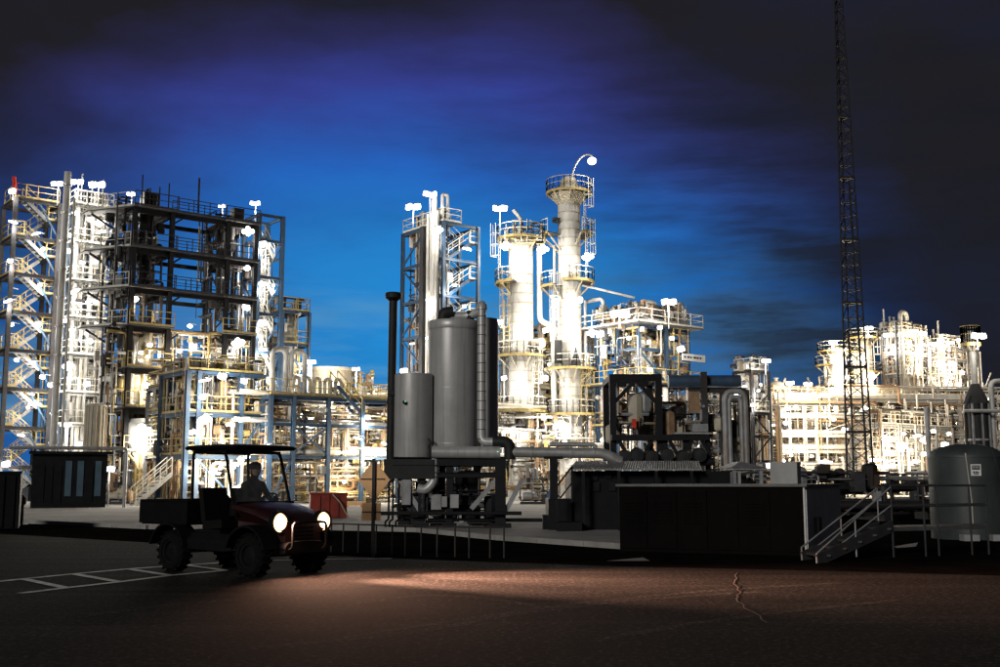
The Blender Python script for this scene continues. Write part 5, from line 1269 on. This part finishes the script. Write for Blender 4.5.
b.bar(cwh, (1.52, .33, .98), .03); b.build('steering_wheel', 'utv_body', T, True)
# roof on four bars
for y in (-.62, .62):
    MB().pipe([(1.55, y, .98), (1.24, y * .95, 2.0), (.40, y * .95, 2.02), (.44, y, .90)], .026, 8, .10).build('roll_bar', 'utv_body', T, True)
for x in (.42, 1.24): part(T, 'roll_cross_bar', 'rod', 'utv_body', (x, -.59, 2.0), (x, .59, 2.0), .05)
rb = MB()
for (z, e, lift) in ((2.035, 0, 0), (2.07, .03, .0), (2.105, .0, .0), (2.125, -.12, 0)):
    for (x, y) in ((.28 - e, -.64 - e), (.75, -.69 - e), (1.56 + e, -.62 - e), (1.62 + e, 0), (1.56 + e, .62 + e), (.75, .69 + e), (.28 - e, .64 + e), (.23 - e, 0)): rb.v.append(Vec((x, y, z)))
for i in range(3):
    for j in range(8): rb.f.append((i * 8 + j, i * 8 + (j + 1) % 8, i * 8 + 8 + (j + 1) % 8, i * 8 + 8 + j))
rb.f += [tuple(7 - j for j in range(8)), tuple(24 + j for j in range(8))]; rb.build('roof', 'utv_body', T, True)
b = MB(); b.v = [Vec(v) for v in ((1.53, -.58, 1.04), (1.53, .58, 1.04), (1.26, .56, 1.97), (1.26, -.56, 1.97), (1.54, -.58, 1.043), (1.54, .58, 1.043), (1.27, .56, 1.973), (1.27, -.56, 1.973))]
b.f = [(0, 1, 2, 3), (7, 6, 5, 4), (0, 4, 5, 1), (1, 5, 6, 2), (2, 6, 7, 3), (3, 7, 4, 0)]; b.build('windscreen', 'windscreen', T)

# --- the driver
D_ = thing('person', 'driver in dark work clothes and cap seated at the vehicle wheel', 'person', p, -al)
J = {}; E = []; RD = {}
def jn(k, x, y, z, r, par=None):
    J[k] = (x, y, z); RD[k] = r
    if par: E.append((par, k))
cy_ = .33
jn('pelvis', .86, cy_, .96, .15); jn('waist', .84, cy_, 1.10, .14, 'pelvis'); jn('chest', .86, cy_, 1.32, .17, 'waist'); jn('upper', .87, cy_, 1.46, .13, 'chest')
jn('neck', .89, cy_, 1.55, .060, 'upper'); jn('jaw', .915, cy_, 1.635, .072, 'neck'); jn('head', .905, cy_, 1.72, .098, 'jaw'); jn('crown', .90, cy_, 1.79, .080, 'head')
for s_, n_ in ((-1, 'r'), (1, 'l')):
    jn('sh' + n_, .88, cy_ + s_ * .19, 1.45, .075, 'upper'); jn('el' + n_, 1.02, cy_ + s_ * .25, 1.20, .052, 'sh' + n_); jn('wr' + n_, 1.24, cy_ + s_ * .15, 1.20, .034, 'el' + n_)
    jn('pa' + n_, 1.30, cy_ + s_ * .145, 1.22, .036, 'wr' + n_)
    for f in range(4):
        dz = .022 * (1.5 - f); jn(f'f{n_}{f}a', 1.335, cy_ + s_ * .15, 1.23 + dz * 1.4, .0095, 'pa' + n_); jn(f'f{n_}{f}b', 1.355 + .004 * (f in (1, 2)), cy_ + s_ * .125, 1.23 + dz * 1.5, .009, f'f{n_}{f}a'); jn(f'f{n_}{f}c', 1.335, cy_ + s_ * .105, 1.228 + dz * 1.5, .008, f'f{n_}{f}b')
    jn('th' + n_, 1.29, cy_ + s_ * .10, 1.255, .011, 'pa' + n_); jn('tt' + n_, 1.315, cy_ + s_ * .075, 1.26, .0095, 'th' + n_)
    jn('hip' + n_, .92, cy_ + s_ * .10, .93, .105, 'pelvis'); jn('kn' + n_, 1.30, cy_ + s_ * .14, .96, .072, 'hip' + n_); jn('an' + n_, 1.42, cy_ + s_ * .12, .68, .045, 'kn' + n_); jn('to' + n_, 1.56, cy_ + s_ * .12, .67, .04, 'an' + n_)
ks = list(J); me = bpy.data.meshes.new('body'); me.from_pydata([J[k] for k in ks], [(ks.index(a), ks.index(c)) for a, c in E], []); me.materials.append(MATS['cloth_dark'])
bo = bpy.data.objects.new('body', me); COL.objects.link(bo); bo.parent = D_
md = bo.modifiers.new('skin', 'SKIN'); md.use_smooth_shade = True
for i, k in enumerate(ks): me.skin_vertices[0].data[i].radius = (RD[k], RD[k]); me.skin_vertices[0].data[i].use_root = (k == 'pelvis')
bo.modifiers.new('sub', 'SUBSURF').levels = 1; bo.modifiers['sub'].render_levels = 1
hx = Vec((.91, cy_, 1.70))
MB().lathe([(.001, -.095), (.05, -.09), (.075, -.05), (.085, 0), (.08, .05), (.05, .085), (.001, .095)], 16, hx + Vec((.022, 0, 0))).build('face', 'skin', D_, True)
b = MB().bar(hx + Vec((.10, 0, .015)), hx + Vec((.125, 0, -.025)), .022, .03); b.build('nose', 'skin', D_)
for s_ in (-1, 1):
    MB().lathe([(.001, -.012), (.01, -.006), (.012, 0), (.01, .006), (.001, .012)], 8, hx + Vec((.10, s_ * .032, .018))).build('eye', 'ink', D_, True)
    MB().box(hx + Vec((.0, s_ * .098, -.005)), (.03, .018, .06)).build('ear', 'skin', D_)
MB().box(hx + Vec((.103, 0, -.052)), (.012, .05, .010)).build('mouth', 'red_paint', D_)
cp = MB().lathe([(.110, .02), (.113, .06), (.10, .115), (.05, .145), (.001, .15)], 18, hx); cp.prism([(hx.x + .05, hx.y - .09), (hx.x + .19, hx.y - .06), (hx.x + .21, hx.y), (hx.x + .19, hx.y + .06), (hx.x + .05, hx.y + .09)], hx.z + .035, hx.z + .05)
cp.build('cap', 'hat', D_, True)

# ================================================================== LAMPS (pixel in the photograph, depth of the structure that carries it)
w_ = 'the left stair tower'
for px, py, s_ in ((12, 191, 1.1), (13, 222, .8), (10, 261, .8), (8, 301, .8), (33, 363, .8), (35, 404, 1.1), (38, 324, 1.0), (40, 285, .8), (43, 249, .7), (6, 464, 1.2)): lamp(w_, px, py, 79.6 + (1.2 if px > 30 else 0), s_, .8, False, None)
w_ = 'the brightly lit vessel tower'
for px, py, s_ in ((57, 184, 1.1), (77, 182, 1.2), (97, 185, 1.5), (75, 213, 1.0), (100, 223, 1.4), (68, 251, .9), (95, 262, 1.0), (75, 291, 1.1), (93, 301, 1.2), (90, 341, 1.1), (68, 366, 1.4), (87, 384, 1.0), (72, 330, .9), (66, 425, 1.0)): lamp(w_, px, py, 81.3, s_, 1.0, False, 1.6 if py < 190 else None)
w_ = 'the tall dark two-tower structure'
for px, py, s_, pw, yy in ((131, 194, .8, .3, 80), (136, 218, .7, .2, 80), (135, 299, 1.2, 1.2, 77.2), (222, 206, .7, .2, 84), (255, 203, 1.0, .6, 84.5), (248, 231, 1.6, 1.6, 82.4), (238, 343, 1.7, 1.6, 82), (193, 346, 1.2, .9, 80.5), (190, 326, .9, .6, 81), (146, 385, 1.2, 1.2, 77.5), (143, 431, 2.2, 1.7, 76.3), (150, 345, .9, .7, 79)): lamp(w_, px, py, yy, s_, pw, px in (135,), 1.8 if py in (203, 206, 194) else None)
w_ = 'the blue stair tower beside the dark structure'
for px, py, s_ in ((263, 244, 1.1), (247, 268, 1.1), (262, 284, 1.2), (246, 307, 1.1), (262, 323, 1.2), (263, 350, .9), (265, 380, .9)): lamp(w_, px, py, 83.3 if px > 255 else 82.4, s_ * 1.1, 1.1)
w_ = 'the low blue module behind the vehicle'
for px, py, s_ in ((222, 376, 1.2), (244, 381, .9), (205, 419, 1.4), (243, 420, .9), (196, 462, .8), (240, 459, .8), (265, 446, .7), (221, 467, .6)): lamp(w_, px, py, 70.2, s_, 1.0, px in (205,))
w_ = 'the blue pipe rack right of the vehicle'
for px, py, s_ in ((305, 379, 1.0), (300, 416, 1.2), (308, 418, 1.0), (327, 418, 1.1), (311, 362, 1.0), (336, 383, 1.2), (356, 369, .8)): lamp(w_, px, py, 76 if py > 400 else 88, s_, 1.0, False, 1.5 if py in (362, 369) else None)
w_ = 'the pole beside the dark shed'
lamp(w_, 108, 469, 66, 1.0, .25, False, 2.2)
w_ = 'the blue stair tower behind the grey tanks'
for px, py, s_ in ((413, 207, 1.5), (430, 194, 1.3), (438, 230, 1.4), (467, 249, .9), (404, 371, 1.2), (428, 300, .7), (455, 285, .6)): lamp(w_, px, py, 84 - (.8 if py < 240 else 0), s_, 1.0, False, 1.4 if py < 210 else None)
w_ = 'the shorter white column'
for px, py, s_, pw in ((500, 208, 1.7, 1.2), (506, 246, 1.9, 1.6), (543, 249, 1.9, 1.6), (500, 322, 1.3, 1.2), (504, 378, 1.1, 1.0), (546, 330, 1.3, 1.2), (545, 378, 1.3, 1.2), (512, 430, 1.3, 1.6)): lamp(w_, px, py, 85.6, s_ * .85, pw, False, 2.6 if py == 208 else None)
w_ = 'the tallest white column'
for px, py, s_, pw, arm in ((592, 161, 1.6, 1.0, (-1.6, .6, -1.5)), (588, 257, 1.6, 1.0, None), (579, 300, 1.3, .8, None), (592, 333, 1.4, 1.3, None), (560, 425, 1.6, 1.7, None), (556, 300, .9, .8, None)): lamp(w_, px, py, 85.6, s_, pw, False, None, arm)
w_ = 'the two-deck module right of the columns'
for px, py, s_, pw, po in ((620, 314, 1.8, 1.5, 1), (669, 302, 1.4, 1.0, 2), (681, 349, 1.2, 1.0, None), (600, 334, 1.3, 1.2, None), (650, 370, .8, .9, None), (612, 410, 1.1, 1.3, None), (640, 430, .9, 1.2, None)): lamp(w_, px, py, 82.5, s_, pw, False, po)
w_ = 'the small dark lattice tower'
lamp(w_, 766, 361, 99, 1.0, .9, False, 1.2); lamp(w_, 743, 395, 98, .6, .7)
w_ = 'the far pipe rack left of the mast'
for px, py, s_ in ((790, 383, .9), (808, 384, .9), (785, 410, 1.2), (812, 415, 1.2), (775, 430, 1.0), (800, 448, 1.2), (826, 462, 1.3), (795, 470, 1.1), (845, 430, 1.1)): lamp(w_, px, py, 126, s_, 2.4, False, 1.0 if py < 390 else None)
lamp('the ground beside the far rack', 766, 466, 90, 1.3, .8, False, 2.4)
w_ = 'the far column left of the mast'
for px, py, s_ in ((833, 342, .9), (840, 378, 1.8), (828, 398, 1.1), (845, 350, .7)): lamp(w_, px, py, 129.5, s_, 2.4, False, 1.0 if py == 342 else None)
w_ = 'the far column right of the mast'
for px, py, s_ in ((869, 328, .9), (862, 358, 1.3), (872, 376, 1.4), (848, 378, .8), (865, 410, 1.4)): lamp(w_, px, py, 129.5, s_, 2.4, False, 1.0 if py == 328 else None)
w_ = 'the tall white far structure'
for px, py, s_ in ((888, 335, 1.0), (914, 331, .9), (923, 333, .9), (895, 352, 1.2), (912, 365, 1.3), (898, 388, 1.3), (918, 400, 1.3), (902, 420, 1.4), (921, 350, .9), (890, 410, 1.0)): lamp(w_, px, py, 137 if py < 336 else 140, s_, 2.4, px in (912, 918), 1.2 if py < 336 else None)
w_ = 'the far amber structure'
for px, py, s_ in ((934, 344, .8), (941, 341, .8), (950, 343, .8), (960, 340, .8), (938, 357, 1.0), (952, 362, 1.0), (944, 372, .9), (949, 385, 1.2), (940, 400, 1.0), (955, 420, 1.5), (938, 425, 1.3)): lamp(w_, px, py, 140.5 if py < 350 else 143.5, s_, 2.2, py > 350, 1.0 if py < 346 else None)
w_ = 'the low far piping unit'
for px, py, s_ in ((902, 447, 1.7), (925, 440, 1.4), (875, 460, 1.3), (893, 465, .9), (915, 462, 1.0), (945, 445, 1.3), (985, 400, 1.0)): lamp(w_, px, py, 116, s_, 2.4, px in (902, 945))
lamp('the slim stack of the dark heater', 979, 336, 65, 1.1, .5, False, .8)
w_ = 'the long grey rack behind the tanks'
for px, py, s_ in ((372, 392, .7), (360, 440, .7), (345, 465, .8), (385, 470, .7), (520, 465, 1.3), (545, 470, 1.0)): lamp(w_, px, py, 95, s_, 1.6)
w_ = 'the farthest rack along the horizon'
for px, py, s_ in ((620, 462, .8), (655, 455, .7), (700, 460, .7), (735, 452, .7), (350, 455, .6), (410, 450, .6)): lamp(w_, px, py, 169, s_, 2.2)
rs = random.Random(77)                                                # the many smaller fittings scattered through each unit
for where, x0, x1, y0, y1, Y0, n, pw, wm in (
        ('the left stair tower', 6, 50, 215, 445, 80.6, 9, .3, False), ('the brightly lit vessel tower', 64, 104, 210, 450, 81.2, 10, .35, False),
        ('the tall dark two-tower structure', 112, 250, 335, 490, 78, 14, .4, True), ('the blue stair tower beside the dark structure', 250, 276, 250, 470, 83.6, 7, .3, False),
        ('the low blue module behind the vehicle', 186, 258, 380, 495, 70.0, 12, .35, True), ('the blue pipe rack right of the vehicle', 272, 395, 400, 490, 76, 16, .6, True),
        ('the blue stair tower behind the grey tanks', 405, 470, 240, 420, 84.5, 6, .25, False), ('the two-deck module right of the columns', 600, 685, 325, 470, 82, 10, .45, True),
        ('the open frame between the columns', 525, 605, 340, 480, 89, 12, .5, True), ('the small dark lattice tower', 736, 766, 380, 450, 99, 5, .4, False),
        ('the dark manifold of upright pipes', 692, 745, 395, 460, 64, 5, .15, True), ('the far pipe rack left of the mast', 770, 835, 395, 468, 126, 14, .7, True),
        ('the tall white far structure', 886, 930, 340, 450, 139, 14, .8, True), ('the far amber structure', 932, 978, 345, 450, 142, 14, .8, True), ('the lit unit behind the arched pipes', 705, 772, 405, 465, 110, 9, .9, True), ('the low far piping unit', 860, 960, 430, 476, 117, 10, .8, True)):
    for i in range(n): lamp(where, x0 + (x1 - x0) * (i + rs.random()) / n, rs.uniform(y0, y1), Y0 + rs.uniform(-.8, .8), rs.uniform(.5, .9), pw, wm and rs.random() < .6)
DIM = {'the blue pipe rack right of the vehicle': 1.3, 'the long grey rack behind the tanks': 1.5, 'the left stair tower': .7, 'the brightly lit vessel tower': .45, 'the shorter white column': .75, 'the tallest white column': .75, 'the two-deck module right of the columns': .8,
       'the blue stair tower behind the grey tanks': .5, 'the far pipe rack left of the mast': .85, 'the far column left of the mast': 1.0, 'the far column right of the mast': .9,
       'the tall white far structure': .95, 'the far amber structure': .9, 'the low far piping unit': .9, 'the open frame between the columns': .6, 'the blue stair tower beside the dark structure': .7}
FARW = ('the far', 'the tall white', 'the low far', 'the lit unit')
LAMPS[:] = [L[:6] + (L[6] or (L[0].startswith(FARW) and int(L[1]) % 3 != 0),) + L[7:] for L in LAMPS]
LAMPS[:] = [L[:5] + (L[5] * DIM.get(L[0], .85),) + L[6:] for L in LAMPS]
make_lamps()
